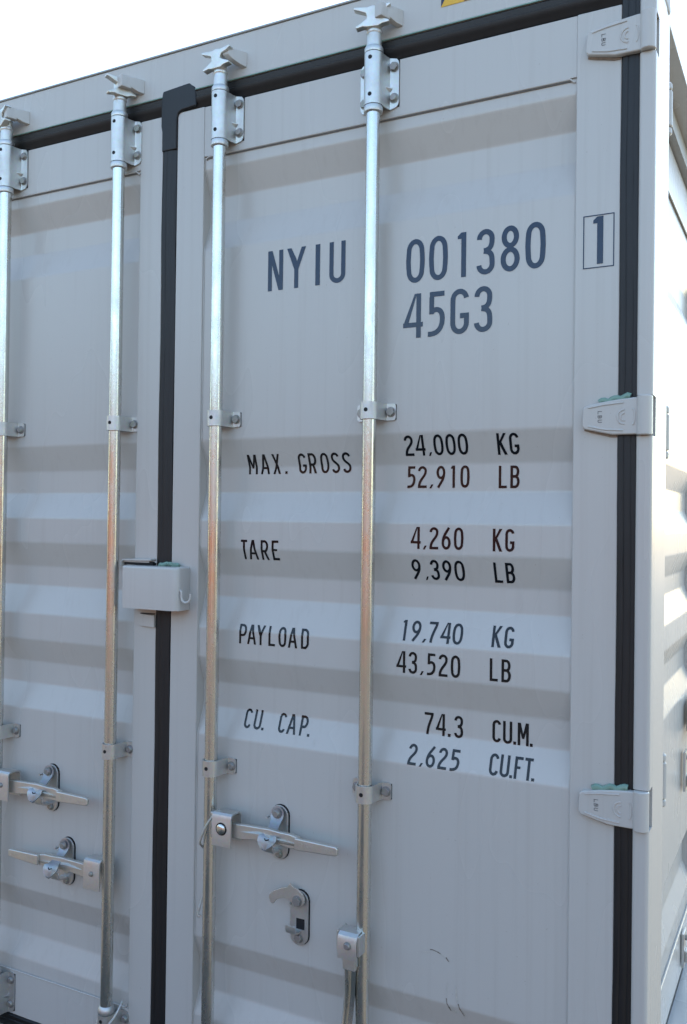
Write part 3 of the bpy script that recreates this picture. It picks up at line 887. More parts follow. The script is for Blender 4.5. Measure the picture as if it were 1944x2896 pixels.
def catch(cx, cz, closed=True):
    p = MB().prism(stadium(cx - 0.0005, cz - 0.0005, 0.0246, 0.0650), 0.0078, surf_y(cz) + 0.003, 'y').build('painted_shadow_rim', M['hole_shade'], ROOT)  # black rim behind the plate, painted in place of its shadow
    plate = MB().prism(stadium(cx - 0.0015, cz - 0.001, 0.0240, 0.0640), 0.0018, 0.0077, 'y').build('handle_catch', M['galv'], ROOT, bevel=0.0018, seg=2)
    p.parent = plate
    # lower support tab, bent outwards
    lip = MB().sheet([(0.0015, cz - 0.041), (-0.012, cz - 0.040), (-0.030, cz - 0.036), (-0.036, cz - 0.028), (-0.037, cz - 0.0175)], cx - 0.020, cx + 0.006, 0.0040, 'x')
    if closed:
        lip.build('support_tab', M['galv'], plate, bevel=0.0)
        hexbolt(cx + 0.0005, 0.0017, cz - 0.0515, 0.0088, plate, dome=True)
        rows = [(0.0635, -0.010, 0.000, 0.0040), (0.0600, -0.0105, 0.000, 0.0110), (0.0530, -0.011, 0.000, 0.0162), (0.0450, -0.012, 0.000, 0.0175), (0.0360, -0.015, 0.000, 0.0160),
                (0.0270, -0.0235, 0.001, 0.0135), (0.0180, -0.038, 0.003, 0.0135), (0.0110, -0.052, 0.006, 0.0175), (0.0060, -0.060, 0.008, 0.0235),
                (0.0000, -0.064, 0.008, 0.0250), (-0.0080, -0.0665, 0.006, 0.0215), (-0.0160, -0.067, 0.003, 0.0150), (-0.0220, -0.067, 0.001, 0.0085), (-0.025, -0.0665, 0.000, 0.003)]
        vs, fs = [], []
        for z, y, dx, hw in rows:
            for t in (-1, -0.5, 0, 0.5, 1):
                cup = 0.006 * (t * t) if z < 0.015 else 0.0
                vs.append((cx + dx + hw * t, y - cup + 0.003, cz + z + (0.005 * t * t if z < 0.008 else 0)))
        nn = len(vs)
        vs += [(x, y + 0.0032, z - 0.0015) for x, y, z in vs]
        nr = len(rows)
        for q in range(nr - 1):
            for k in range(4):
                a = q * 5 + k
                fs.append((a, a + 1, a + 6, a + 5))
                fs.append((nn + a, nn + a + 5, nn + a + 6, nn + a + 1))
        rim = [k for k in range(5)] + [q * 5 + 4 for q in range(1, nr)] + [(nr - 1) * 5 + k for k in (3, 2, 1, 0)] + [q * 5 for q in range(nr - 2, 0, -1)]
        for k in range(len(rim)):
            a, b_ = rim[k], rim[(k + 1) % len(rim)]
            fs.append((a, b_, b_ + nn, a + nn))
        f = MB(); f.raw(vs, fs)
        f.build('latch', M['latch'], plate, angle=50)
        MB().tube([(cx + 0.0015, -0.0665, cz + 0.0055), (cx + 0.006, -0.0690, cz + 0.0025), (cx + 0.0105, -0.0700, cz + 0.0045), (cx + 0.015, -0.0690, cz + 0.0060)], 0.0015, 6).build('seal_slot', M['hole_shade'], plate)
        hexbolt(cx, -0.0115, cz + 0.0475, 0.0100, plate, dome=True)
        MB().cyl((cx - 0.023, -0.008, cz + 0.037), 0.0028, -0.012, 'y', 10).build('stop_pin', M['galv'], plate)
    else:
        lip = MB().sheet([(0.0012, cz - 0.030), (-0.012, cz - 0.0295), (-0.020, cz - 0.026), (-0.0225, cz - 0.020), (-0.0225, cz - 0.0115)], cx - 0.0215, cx + 0.004, 0.0035, 'x')
        lip.build('support_tab', M['galv'], plate)
        MB().box(cx - 0.008, cx + 0.014, 0.0012, 0.0030, cz - 0.026, cz - 0.0015).build('slot', M['hole_shade'], plate)
        hexbolt(cx - 0.001, 0.0017, cz - 0.0475, 0.0098, plate)
        q = [(-0.868, .8045), (-.8640, .7930), (-.8584, .7895), (-.8530, .7985), (-.8440, .8030), (-.8350, .8035), (-.8240, .7990), (-.8170, .7890), (-.8060, .7840), (-.7960, .7870), (-.7860, .7960),
             (-.7847, .8070), (-.7910, .8190), (-.8024, .8267), (-.8180, .8320), (-.8235, .8380), (-.8300, .8290), (-.8440, .8260), (-.8588, .8200), (-.8660, .8140)]
        lt = MB()
        n = len(q)
        vs = [(x, -0.0050 - max(0.0, (-0.825 - x)) * 0.55, z) for x, z in q] + [(x, -0.0100 - max(0.0, (-0.825 - x)) * 0.55, z) for x, z in q]
        lt.raw(vs, [tuple(range(n)), tuple(range(2 * n - 1, n - 1, -1))] + [(k, k + n, (k + 1) % n + n, (k + 1) % n) for k in range(n)])
        lt.build('latch', M['forged'], plate, bevel=0.0012)
        hexbolt(-0.8035, -0.0099, 0.8005, 0.0112, plate)
        MB().cyl((-0.8235, 0.001, 0.7895), 0.003, -0.012, 'y', 10).build('stop_pin', M['galv'], plate)
    return plate

lever(RODS[2], 0.952, 1, label='handle of the right door, lying across its catch', open_bolt=True)
catch(-0.862, 0.948)
lever(RODS[0], 0.949, 1, y_off=0.0, label='upper handle of the left door')
catch(-1.5990, 0.945)
lever(RODS[1], 0.762, -1, hub_dx=-0.022, y_off=0.012, label='lower handle of the left door, pointing left')
catch(-1.537, 0.754)
catch(-0.804, 0.757, closed=False)['label'] = 'empty catch with its latch swung open'

# handle hanging down from the rightmost rod
hx = -0.6410
o = MB().prism([(hx - 0.0165, 0.727), (hx + 0.0165, 0.727), (hx + 0.0155, 0.700), (hx - 0.0145, 0.700)], -0.062, -0.050, 'y').build('door_handle', M['forged'], ROOT, bevel=0.002)
o['label'] = 'handle hanging straight down beside the rightmost rod'
lv = MB()
vs, fs = [], []
for z, hw, y, d in [(0.704, 0.0158, -0.056, 0.009), (0.672, 0.0150, -0.053, 0.006), (0.640, 0.0145, -0.050, 0.006), (0.600, 0.0138, -0.052, 0.006), (0.565, 0.0138, -0.056, 0.007), (0.55, 0.016, -0.060, 0.006), (0.45, 0.013, -0.066, 0.006), (0.44, 0.011, -0.066, 0.005)]:
    cx = hx - 0.002 - (0.704 - z) * 0.06
    vs += [(cx - hw, y + 0.008, z), (cx - hw * 0.55, y, z), (cx - hw * 0.1, y + 0.004, z), (cx + hw * 0.12, y - d, z), (cx + hw * 0.3, y + 0.003, z), (cx + hw, y + 0.005, z), (cx + hw * 0.8, y + 0.013, z), (cx - hw * 0.8, y + 0.014, z)]
for k in range(7):
    for j in range(8):
        fs.append((k * 8 + j, k * 8 + (j + 1) % 8, (k + 1) * 8 + (j + 1) % 8, (k + 1) * 8 + j))
fs += [tuple(range(8)), tuple(range(63, 55, -1))]
lv.raw(vs, fs)
lv.build('grip', M['rod'], o, angle=25)
hub = MB()
hub.sheet([(-0.024, 0.722), (-0.024, 0.778), (-0.030, 0.7840), (-0.038, 0.7860), (-0.060, 0.7835), (-0.0680, 0.7780), (-0.0715, 0.7690), (-0.0715, 0.7280)], hx - 0.0235, hx + 0.0235, 0.0038, 'x')
hub.build('handle_hub', M['galv'], o, angle=28)
MB().box(hx + 0.0240, hx + 0.0300, -0.070, -0.022, 0.738, 0.782).build('side_plate', M['galv'], o, bevel=0.002)
MB().box(hx - 0.0300, hx - 0.0242, -0.064, -0.022, 0.740, 0.784).build('side_plate', M['forged'], o, bevel=0.002)
hexbolt(hx + 0.0015, -0.0715, 0.7585, 0.0078, o, dome=True, name='pivot_pin')

# ------------------------------------------------------------------ lock box over the centre gasket
q = []
x0, x1, yb, yf, rr = -1.3140, -1.1370, 0.003, -0.0500, 0.018
q += [(x0 + 0.004, yb), (x0, yf + 0.004), (x0 + 0.004, yf)]
q += [(x1 - rr + rr * math.sin(R(t)), yf + rr - rr * math.cos(R(t))) for t in range(0, 91, 10)]
q += [(x1, yb)]
lb = MB()
n = len(q)
zb, zt, rz = 1.4610, 1.5695, 0.006
vs = []
levels = [(zb, 0.0), (zt - rz, 0.0)] + [(zt - rz + rz * math.sin(R(t)), rz * (1 - math.cos(R(t)))) for t in (20, 40, 60, 80, 90)]
cxm = (x0 + x1) / 2
for z, ins in levels:
    for x, y in q:
        xx = x - ins if x > cxm else x + ins * 0.4
        yy = y + ins if y < -0.02 else y
        vs.append((xx, yy, z))
fs = [tuple(range(n))]
for k in range(len(levels) - 1):
    for j in range(n):
        fs.append((k * n + j, k * n + (j + 1) % n, (k + 1) * n + (j + 1) % n, (k + 1) * n + j))
fs.append(tuple(range(len(vs) - n, len(vs))))
lb.raw(vs, fs)
lbo = lb.build('lock_box', M['paint'], ROOT, angle=40)
MB().sheet([(-1.243, 0.0065), (-1.250, -0.004), (-1.262, -0.0100), (-1.345, -0.0100)], 1.5765, 1.5810, 0.0035, 'z').build('seal_plate', M['paint'], lbo)
MB().prism([(-1.3470, 1.565), (-1.3470, 1.577), (-1.3400, 1.5845), (-1.2450, 1.5865), (-1.2450, 1.5820), (-1.3370, 1.5800), (-1.3420, 1.5750), (-1.3420, 1.565)], -0.020, 0.003, 'y').build('locking_strap', M['paint'], lbo, bevel=0.001)
MB().box(-1.3390, -1.2450, -0.0110, 0.0035, 1.5700, 1.5795).build('strap_gap', M['hole_shade'], lbo)
MB().prism([(-1.2930, 1.4425), (-1.2450, 1.4410), (-1.2445, 1.4095), (-1.2920, 1.4115)], -0.0035, 0.005, 'y').build('seal_tab', M['paint'], lbo, bevel=0.001)
MB().box(-1.290, -1.2455, -0.0036, 0.004, 1.4432, 1.4450).build('tab_shadow_gap', M['hole_shade'], lbo)
hook = [(-1.1365, -0.036, 1.513), (-1.1310, -0.038, 1.508), (-1.1305, -0.038, 1.495), (-1.1285, -0.038, 1.488), (-1.1235, -0.037, 1.4835), (-1.1175, -0.036, 1.4825), (-1.1110, -0.035, 1.4855), (-1.1070, -0.034, 1.492), (-1.1060, -0.034, 1.505)]
hs = []
for i in range(len(hook) - 1):
    for k in range(4):
        t = k / 4
        hs.append(tuple(hook[i][j] * (1 - t) + hook[i + 1][j] * t for j in range(3)))
hs.append(hook[-1])
MB().tube(hs, 0.0031, 10).build('hook', M['paint'], lbo)
sp = []
for i in range(13):
    x = -1.222 + 0.058 * i / 12
    sp.append((x, -0.010 - 0.004 * math.sin(i), 1.5715 + 0.0042 * math.sin(math.pi * i / 12) + 0.0012 * math.sin(i * 1.9)))
MB().tube(sp, 0.0052, 10).build('sealant_bead', M['sealant'], lbo)

# ------------------------------------------------------------------ printed lettering
def ribbon(path, t, closed=False):
    q_ = []
    for p in path:
        if not q_ or (Vector(p) - Vector(q_[-1])).length > 1e-5:
            q_.append(p)
    path = q_
    n = len(path)
    L_, R_ = [], []
    for i in range(n):
        p = Vector(path[i])
        a = Vector(path[(i - 1) % n]) if (closed or i > 0) else None
        c = Vector(path[(i + 1) % n]) if (closed or i < n - 1) else None
        d1 = (p - a).normalized() if a is not None else (c - p).normalized()
        d2 = (c - p).normalized() if c is not None else d1
        n1, n2 = Vector((-d1.y, d1.x)), Vector((-d2.y, d2.x))
        nn = (n1 + n2)
        nn = nn.normalized() if nn.length > 1e-6 else n1
        k = (t / 2) / max(0.45, nn.dot(n1))
        L_.append(p + nn * k); R_.append(p - nn * k)
    return [[L_[i], L_[(i + 1) % n], R_[(i + 1) % n], R_[i]] for i in range(n if closed else n - 1)]

def arc(cx, cy, rx, ry, a0, a1, n=14):
    return [(cx + rx * math.cos(R(a0 + (a1 - a0) * i / n)), cy + ry * math.sin(R(a0 + (a1 - a0) * i / n))) for i in range(n + 1)]
def bez(p0, p1, p2, p3, n=12):
    out = []
    for i in range(n + 1):
        t = i / n
        out.append(tuple((1 - t) ** 3 * p0[k] + 3 * t * (1 - t) ** 2 * p1[k] + 3 * t * t * (1 - t) * p2[k] + t ** 3 * p3[k] for k in (0, 1)))
    return out

def glyph(ch, w, h, t):
    """list of strokes, each a list of convex polygons"""
    l, r, b_, tp = t / 2, w - t / 2, t / 2, h - t / 2
    a = (r - l) / 2
    cx = w / 2
    S = []
    rect = lambda x0, y0, x1, y1: S.append([[(x0, y0), (x1, y0), (x1, y1), (x0, y1)]])
    def diag(x0, y0, x1, y1, k=1.0):
        hw = t * k / 2 * math.sqrt(1 + ((x1 - x0) / (y1 - y0)) ** 2)
        S.append([[(x0 - hw, y0), (x0 + hw, y0), (x1 + hw, y1), (x1 - hw, y1)]])
    if ch in '0O':
        ry = a * 1.25
        bw = a * 0.08
        p = arc(cx, tp - ry, a - bw, ry, 180, 0, 16)
        p += [(r - bw * 0.5, h * 0.66), (r, h * 0.5), (r - bw * 0.5, h * 0.34)]
        p += arc(cx, b_ + ry, a - bw, ry, 0, -180, 16)
        p += [(l + bw * 0.5, h * 0.34), (l, h * 0.5), (l + bw * 0.5, h * 0.66)]
        S.append(ribbon(p, t, True))
    elif ch == '1':
        rect(w - t, 0, w, h)
        S.append([[(0, h * .86), (w - t, h * .86), (w - t, h), (0, h * .925)]])
    elif ch == 'I':
        rect(0, 0, w, h)
    elif ch == '2':
        p = arc(cx, tp - a * 1.05, a, a * 1.05, 182, 0, 14) + bez((r, tp - a * 1.1), (r, h * .50), (l + t * .1, h * .42), (l, t * .6), 12)
        S.append(ribbon(p, t)); rect(0, 0, w, t)
    elif ch == '3':
        p = arc(cx, tp - a * 1.05, a * .96, a * 1.05, 182, 0, 14) + bez((r - .04 * a, tp - a * 1.2), (r - .04 * a, h * .60), (r - t * .5, h * .53), (w * .40, h * .525), 8)
        S.append(ribbon(p, t))
        p = bez((w * .40, h * .515), (r - t * .3, h * .50), (r, h * .44), (r, b_ + a * 1.3), 8) + arc(cx, b_ + a * 1.05, a, a * 1.05, 0, -178, 14)
        S.append(ribbon(p, t))
    elif ch == '4':
        sx = w * .90
        rect(sx - t, 0, sx, h)
        rect(0, h * .245, w, h * .245 + t * .95)
        S.append([[(0, h * .30), (t * 1.05, h * .30), (sx - t * .95, h * .98), (sx - t * 1.05, h), (sx - t * 1.35, h)]])
    elif ch == '5':
        rect(w * .14, h - t, w * .97, h)
        rect(w * .12, h * .50, w * .12 + t, h - t)
        p = bez((w * .12 + t * .4, h * .525), (w * .35, h * .63), (r, h * .64), (r, h * .40), 12) + bez((r, h * .40), (r, h * .14), (w * .55, t * .35), (w * .05, t * .5), 12)
        S.append(ribbon(p, t))
    elif ch in '69':
        ry = h * .245
        pts6 = [ribbon(arc(cx, b_ + ry, a, ry, 0, 350, 26), t, True), ribbon(bez((w * .80, h * .99), (w * .45, h * .72), (l, h * .62), (l, h * .28), 14), t)]
        for st in pts6:
            if ch == '9':
                st = [[(w - q[0], h - q[1]) for q in poly] for poly in st]
            S.append(st)
    elif ch == '7':
        rect(0, h - t, w, h)
        S.append(ribbon(bez((r - t * .05, h - t * .9), (r - t * .2, h * .7), (w * .38, h * .45), (w * .33, 0), 10), t))
    elif ch == '8':
        S.append(ribbon(arc(cx, h * .755, a * .88, tp - h * .755, 0, 352, 26), t, True))
        S.append(ribbon(arc(cx, h * .27, a, h * .27 - b_, 0, 352, 26), t, True))
    elif ch == ',':
        S.append([[(0, -h * .02), (w * .48, -h * .02), (w, h * .16), (w * .45, h * .16)]])
    elif ch == '.':
        rect(0, 0, w, h * .135)
    elif ch == 'A':
        diag(t * .55, 0, cx - t * .12, h); diag(w - t * .55, 0, cx + t * .12, h); rect(w * .22, h * .26, w * .78, h * .26 + t * .9)
    elif ch == 'N':
        rect(0, 0, t, h); rect(w - t, 0, w, h)
        S.append([[(w - t * 1.1, 0), (w - t * .05, 0), (t * 1.1, h), (t * .05, h)]])
    elif ch == 'M':
        rect(0, 0, t, h); rect(w - t, 0, w, h)
        S.append([[(cx - t * .42, h * .30), (cx + t * .42, h * .30), (t * 1.15, h), (t * .1, h)]])
        S.append([[(cx - t * .42, h * .30), (cx + t * .42, h * .30), (w - t * .1, h), (w - t * 1.15, h)]])
    elif ch == 'X':
        diag(t * .6, 0, w - t * .6, h); diag(w - t * .6, 0, t * .6, h)
    elif ch == 'Y':
        rect(cx - t / 2, 0, cx + t / 2, h * .5)
        S.append([[(cx - t * .5, h * .46), (cx + t * .5, h * .5), (cx, h * .72), (t * 1.08, h), (0, h)]])
        S.append([[(cx - t * .5, h * .46), (cx + t * .5, h * .46), (w, h), (w - t * 1.08, h)]])
    elif ch == 'U':
        p = [(l, h), (l, b_ + a)] + arc(cx, b_ + a, a, a, 180, 360, 16)[1:] + [(r, h)]
        S.append(ribbon(p, t))
    elif ch in 'CG':
        ry = a * 1.2
        p = arc(cx, tp - ry, a, ry, 12, 180, 16) + arc(cx, b_ + ry, a, ry, 180, 360 if ch == 'G' else 348, 16)
        S.append(ribbon(p, t))
        if ch == 'G':
            rect(w - t, b_ + ry * .95, w, h * .46); rect(w * .52, h * .46 - t, w, h * .46)
    elif ch == 'D':
        rect(0, 0, t, h)
        p = [(t * .5, b_), (cx, b_)] + arc(w * .42, b_ + h * .24, r - w * .42, h * .24, -80, 0, 8) + arc(w * .42, tp - h * .24, r - w * .42, h * .24, 0, 80, 8) + [(t * .5, tp)]
        S.append(ribbon(p, t))
    elif ch in 'PR':
        rect(0, 0, t, h)
        zb_ = h * .44
        ym = (tp + zb_) / 2
        p = [(t * .5, zb_), (w * .45, zb_)] + arc(w * .48, ym, r - w * .48, tp - ym, -80, 80, 14) + [(w * .45, tp), (t * .5, tp)]
        S.append(ribbon(p, t))
        if ch == 'R':
            diag(w - t * .6, 0, cx - t * .1, h * .46)
    elif ch == 'B':
        rect(0, 0, t, h)
        m_ = h * .52
        for z0, z1, rr_ in ((m_, tp, r - t * .15), (b_, m_, r)):
            ym = (z0 + z1) / 2
            S.append(ribbon([(t * .5, z0), (w * .5, z0)] + arc(w * .52, ym, rr_ - w * .52, z1 - ym, -82, 82, 12) + [(w * .5, z1), (t * .5, z1)], t))
    elif ch == 'E':
        rect(0, 0, t, h); rect(0, 0, w, t); rect(0, h - t, w, h); rect(0, h * .5 - t * .3, w * .82, h * .5 + t * .6)
    elif ch == 'F':
        rect(0, 0, t, h); rect(0, h - t, w, h); rect(0, h * .52 - t * .5, w * .72, h * .52 + t * .4)
    elif ch == 'L':
        rect(0, 0, t, h); rect(0, 0, w, t)
    elif ch == 'T':
        rect(cx - t / 2, 0, cx + t / 2, h); rect(0, h - t, w, h)
    elif ch == 'K':
        rect(0, 0, t, h)
        S.append([[(t * .6, h * .36), (t * .6, h * .36 + t * 1.5), (w - t * 1.1, h), (w, h)]])
        S.append([[(w - t * 1.15, 0), (w, 0), (t * 1.7, h * .60), (t * 1.0, h * .46)]])
    elif ch == 'S':
        p = arc(cx, tp - a * 1.0, a, a * 1.0, 8, 180, 12) + bez((l, tp - a * 1.1), (l, h * .52), (r, h * .50), (r, b_ + a * 1.2), 12) + arc(cx, b_ + a, a, a, 0, -172, 12)
        S.append(ribbon(p, t))
    return S

def print_word(glyphs, z0, z1, t, mat, label, lift=0.0006, y_of=surf_y):
    bm = bmesh.new()
    lay = []
    k = 0
    h = z1 - z0
    for ch, x0, x1 in glyphs:
        for j, stroke in enumerate(glyph(ch, x1 - x0, h, t)):
            for poly in stroke:
                vs = [bm.verts.new((x0 + p[0], -j * 0.00004, z0 + p[1])) for p in poly]
                try:
                    bm.faces.new(vs)
                except ValueError:
                    pass
    for zz, _ in RP:
        if z0 - 0.01 < zz < z1 + 0.01:
            bmesh.ops.bisect_plane(bm, geom=bm.verts[:] + bm.edges[:] + bm.faces[:], plane_co=(0, 0, zz), plane_no=(0, 0, 1), dist=1e-6)
    for v in bm.verts:
        v.co.y += y_of(v.co.z) - lift
    for f in bm.faces:
        if f.normal.y > 0:
            f.normal_flip()
    bmesh.ops.recalc_face_normals(bm, faces=bm.faces)
    for f in bm.faces:
        f.normal_update()
        if f.normal.y > 0:
            f.normal_flip()
    me = bpy.data.meshes.new('lettering')
    bm.to_mesh(me); bm.free()
    me.materials.append(mat)
    o = bpy.data.objects.new('lettering', me)
    col.objects.link(o)
    o.parent = door_r
    o['label'] = label
    return o

T1, T2 = 0.0112, 0.0057
V = M['vinyl']
print_word([('N', -0.9197, -0.8771), ('Y', -0.8662, -0.8138), ('I', -0.7876, -0.7753), ('U', -0.7501, -0.7078)], 2.2462, 2.3434, T1, M['sky_tint_vinyl'], 'NYIU')
print_word([('0', -0.5539, -0.509), ('0', -0.4988, -0.4544), ('1', -0.4318, -0.4122), ('3', -0.3885, -0.3478), ('8', -0.3346, -0.293), ('0', -0.2811, -0.2374)], 2.2245, 2.3223, T1, M['sky_tint_vinyl'], '001380')
print_word([('4', -0.5595, -0.5119), ('5', -0.5017, -0.4602), ('G', -0.447, -0.4043), ('3', -0.3926, -0.3516)], 2.1008, 2.1997, T1, M['sky_tint_vinyl'], '45G3')
print_word([('2', -0.557, -0.5357), ('4', -0.5313, -0.5073), (',', -0.5009, -0.4927), ('0', -0.4873, -0.4638), ('0', -0.4587, -0.4353), ('0', -0.4303, -0.4068)], 1.8390, 1.8840, T2, V, '24,000')
print_word([('K', -0.3414, -0.3201), ('G', -0.3143, -0.2931)], 1.8370, 1.8820, T2, V, 'KG')
print_word([('5', -0.5569, -0.5361), ('2', -0.5299, -0.5087), (',', -0.5022, -0.4924), ('9', -0.4855, -0.4645), ('1', -0.4511, -0.4418), ('0', -0.4292, -0.4077)], 1.7670, 1.8162, T2, V, '52,910')
print_word([('L', -0.3417, -0.3236), ('B', -0.3159, -0.2955)], 1.7655, 1.8140, T2, V, 'LB')
print_word([('M', -0.9841, -0.9583), ('A', -0.949, -0.9224), ('X', -0.9132, -0.8909), ('.', -0.8789, -0.8725), ('G', -0.8401, -0.8184), ('R', -0.8117, -0.7901), ('O', -0.7797, -0.7566), ('S', -0.7498, -0.7286), ('S', -0.7202, -0.6985)], 1.8033, 1.8512, T2, V, 'MAX. GROSS')
print_word([('T', -0.9882, -0.9697), ('A', -0.967, -0.9397), ('R', -0.9306, -0.9089), ('E', -0.8992, -0.8801)], 1.5934, 1.6415, T2, V, 'TARE')
print_word([('4', -0.5349, -0.5108), (',', -0.5054, -0.4964), ('2', -0.4899, -0.4691), ('6', -0.4613, -0.4403), ('0', -0.433, -0.4109)], 1.6308, 1.6796, T2, V, '4,260')
print_word([('K', -0.345, -0.3241), ('G', -0.3176, -0.2976)], 1.6300, 1.6782, T2, V, 'KG')
print_word([('9', -0.5366, -0.5148), (',', -0.5061, -0.4983), ('3', -0.4919, -0.4711), ('9', -0.4632, -0.442), ('0', -0.4357, -0.4117)], 1.5620, 1.6075, T2, V, '9,390')
print_word([('L', -0.3457, -0.3276), ('B', -0.3197, -0.2999)], 1.5620, 1.6062, T2, V, 'LB')
print_word([('P', -0.9892, -0.9673), ('A', -0.966, -0.9398), ('Y', -0.9395, -0.9145), ('L', -0.9046, -0.8859), ('O', -0.8765, -0.8543), ('A', -0.85, -0.8239), ('D', -0.8138, -0.7924)], 1.3867, 1.4344, T2, V, 'PAYLOAD')
print_word([('1', -0.556, -0.5468), ('9', -0.5336, -0.5117), (',', -0.5065, -0.4962), ('7', -0.4926, -0.4722), ('4', -0.4646, -0.4409), ('0', -0.4367, -0.4129)], 1.4250, 1.4698, T2, V, '19,740')
print_word([('K', -0.3469, -0.326), ('G', -0.3197, -0.2989)], 1.4258, 1.4702, T2, V, 'KG')
print_word([('4', -0.5661, -0.5422), ('3', -0.5367, -0.5159), (',', -0.509, -0.4999), ('5', -0.4933, -0.4722), ('2', -0.4648, -0.444), ('0', -0.4369, -0.4147)], 1.3532, 1.4018, T2, V, '43,520')
print_word([('L', -0.3486, -0.3307), ('B', -0.3228, -0.3022)], 1.3540, 1.4022, T2, V, 'LB')
print_word([('C', -0.9812, -0.9615), ('U', -0.9536, -0.932), ('.', -0.9295, -0.923), ('C', -0.8829, -0.8635), ('A', -0.8591, -0.833), ('P', -0.8233, -0.8027), ('.', -0.8009, -0.7946)], 1.1784, 1.2238, T2, V, 'CU. CAP.')
print_word([('7', -0.507, -0.4856), ('4', -0.48, -0.4565), ('.', -0.4516, -0.4449), ('3', -0.4368, -0.4162)], 1.2175, 1.2660, T2, V, '74.3')
print_word([('C', -0.3496, -0.3304), ('U', -0.326, -0.3057), ('.', -0.3031, -0.2972), ('M', -0.2938, -0.2698), ('.', -0.2672, -0.2612)], 1.2190, 1.2668, T2, V, 'CU.M.')
print_word([('2', -0.5377, -0.5172), (',', -0.5097, -0.5002), ('6', -0.495, -0.4733), ('2', -0.4663, -0.4456), ('5', -0.4387, -0.4171)], 1.1508, 1.1945, T2, V, '2,625')
print_word([('C', -0.3498, -0.3295), ('U', -0.3262, -0.3057), ('.', -0.3042, -0.2982), ('F', -0.295, -0.2775), ('T', -0.2737, -0.2558), ('.', -0.2573, -0.251)], 1.1536, 1.1970, T2, V, 'CU.FT.')
FLY = lambda z: FY
print_word([('1', -0.1390, -0.1189)], 2.2168, 2.3133, 0.0122, M['sky_tint_vinyl'], 'check digit 1', y_of=FLY)
# frame round the check digit
bxm = MB()
fx0, fx1, fz0, fz1, ft = -0.1590, -0.0970, 2.2090, 2.3170, 0.0021
yy = FY - 0.0008
for (a, b_, c, d) in ((fx0, fx1, fz0, fz0 + ft), (fx0, fx1, fz1 - ft, fz1), (fx0, fx0 + ft, fz0 + ft, fz1 - ft), (fx1 - ft, fx1, fz0 + ft, fz1 - ft)):
    bxm.raw([(a, yy, c), (b_, yy, c), (b_, yy, d), (a, yy, d)], [(0, 1, 2, 3)])
bxm.build('lettering_frame', M['sky_tint_vinyl'], door_r, smooth=False)

# height warning sticker on the header
st = MB().box(-0.473, -0.223, -0.0012, 0.001, 2.8228, 2.8870).build('warning_sticker', M['yellow'], ROOT)
stripes = MB()
x = -0.473
z0, z1 = 2.8231, 2.8867
pts_ = [[(-0.473, z0), (-0.473, z0 + 0.001), (-0.473, z1), (-0.440, z1)], ]
stripes.raw([(-0.4728, -0.0016, z0), (-0.4728, -0.0016, z1), (-0.4360, -0.0016, z1)], [(0, 1, 2)])
for k in range(5):
    a = -0.4195 + k * 0.052
    b2 = a + 0.024
    sh_ = 0.036
    q4 = [(a, z0), (b2, z0), (min(b2 + sh_, -0.2232), z1), (min(a + sh_, -0.2232), z1)]
    if b2 < -0.2232:
        stripes.raw([(p[0], -0.0016, p[1]) for p in q4], [(0, 1, 2, 3)])
stripes.build('dark_stripes', M['navy'], st, smooth=False)

# hinge foundry marks and paint scratches
for hz, hh in ((2.6635, h1_), (1.9055, h2_), (1.1320, h3_)):
    mk = MB()
    zz = hz + 0.011
    for ch_i, ch in enumerate('LBH'):
        # letters run down the blade, turned a quarter
        for stroke in glyph(ch if ch != 'H' else 'U', 0.0060, 0.0085, 0.0013):
            for poly in stroke:
                P_ = [(-0.1235 + p[1], -0.0111, zz - p[0]) for p in poly]
                mk.raw(P_, [tuple(range(len(P_)))])
        zz -= 0.0085
    o = mk.build('foundry_mark', M['seam'], hh, smooth=False)
def scratch(pts_, w, mat):
    mb = MB()
    P_ = [Vector(p) for p in pts_]
    for i in range(len(P_) - 1):
        d = (P_[i + 1] - P_[i]).normalized()
        nn = Vector((-d.y, d.x)) * w * (0.6 + 0.8 * random.random()) / 2
        qd = [P_[i] - nn, P_[i + 1] - nn * 0.6, P_[i + 1] + nn * 0.6, P_[i] + nn]
        mb.raw([(p.x, surf_y(p.y) - 0.0007, p.y) for p in qd], [(0, 1, 2, 3)])
    return mb.build('scratch', mat, door_r, smooth=False)
scratch([(-0.5084, 0.7412), (-0.490, 0.7470), (-0.4790, 0.7500)], 0.0012, M['scratch_light'])
scratch([(-0.4770, 0.7545), (-0.4725, 0.7557), (-0.4600, 0.7535), (-0.4530, 0.7510)], 0.0022, M['scratch_dark'])
scratch([(-0.4530, 0.7508), (-0.4458, 0.7480)], 0.0014, M['scratch_light'])
scratch([(-0.4400, 0.7460), (-0.4370, 0.7420), (-0.4330, 0.7380)], 0.0024, M['scratch_dark'])
scratch([(-0.4343, 0.6928), (-0.4375, 0.6780), (-0.4390, 0.6700)], 0.0012, M['scratch_light'])
scratch([(-0.4383, 0.6586), (-0.4370, 0.6480), (-0.4330, 0.6400), (-0.4290, 0.6310)], 0.0030, M['scratch_dark'])
scratch([(-0.4166, 0.6868), (-0.4160, 0.6700), (-0.4120, 0.6560)], 0.0026, M['scratch_light'])
scratch([(-0.4110, 0.6530), (-0.4080, 0.6430), (-0.4020, 0.6330), (-0.3990, 0.6270)], 0.0030, M['scratch_dark'])
scratch([(-0.4290, 0.6400), (-0.4250, 0.6330), (-0.4200, 0.6300), (-0.4180, 0.6360)], 0.0026, M['scratch_light'])
scratch([(-0.4040, 0.6420), (-0.4010, 0.6330), (-0.3960, 0.6240)], 0.0022, M['scratch_light'])
sc_ = [(-0.7790, 1.1720), (-0.7770, 1.1620)]
scratch(sc_, 0.0016, M['scratch_light'])

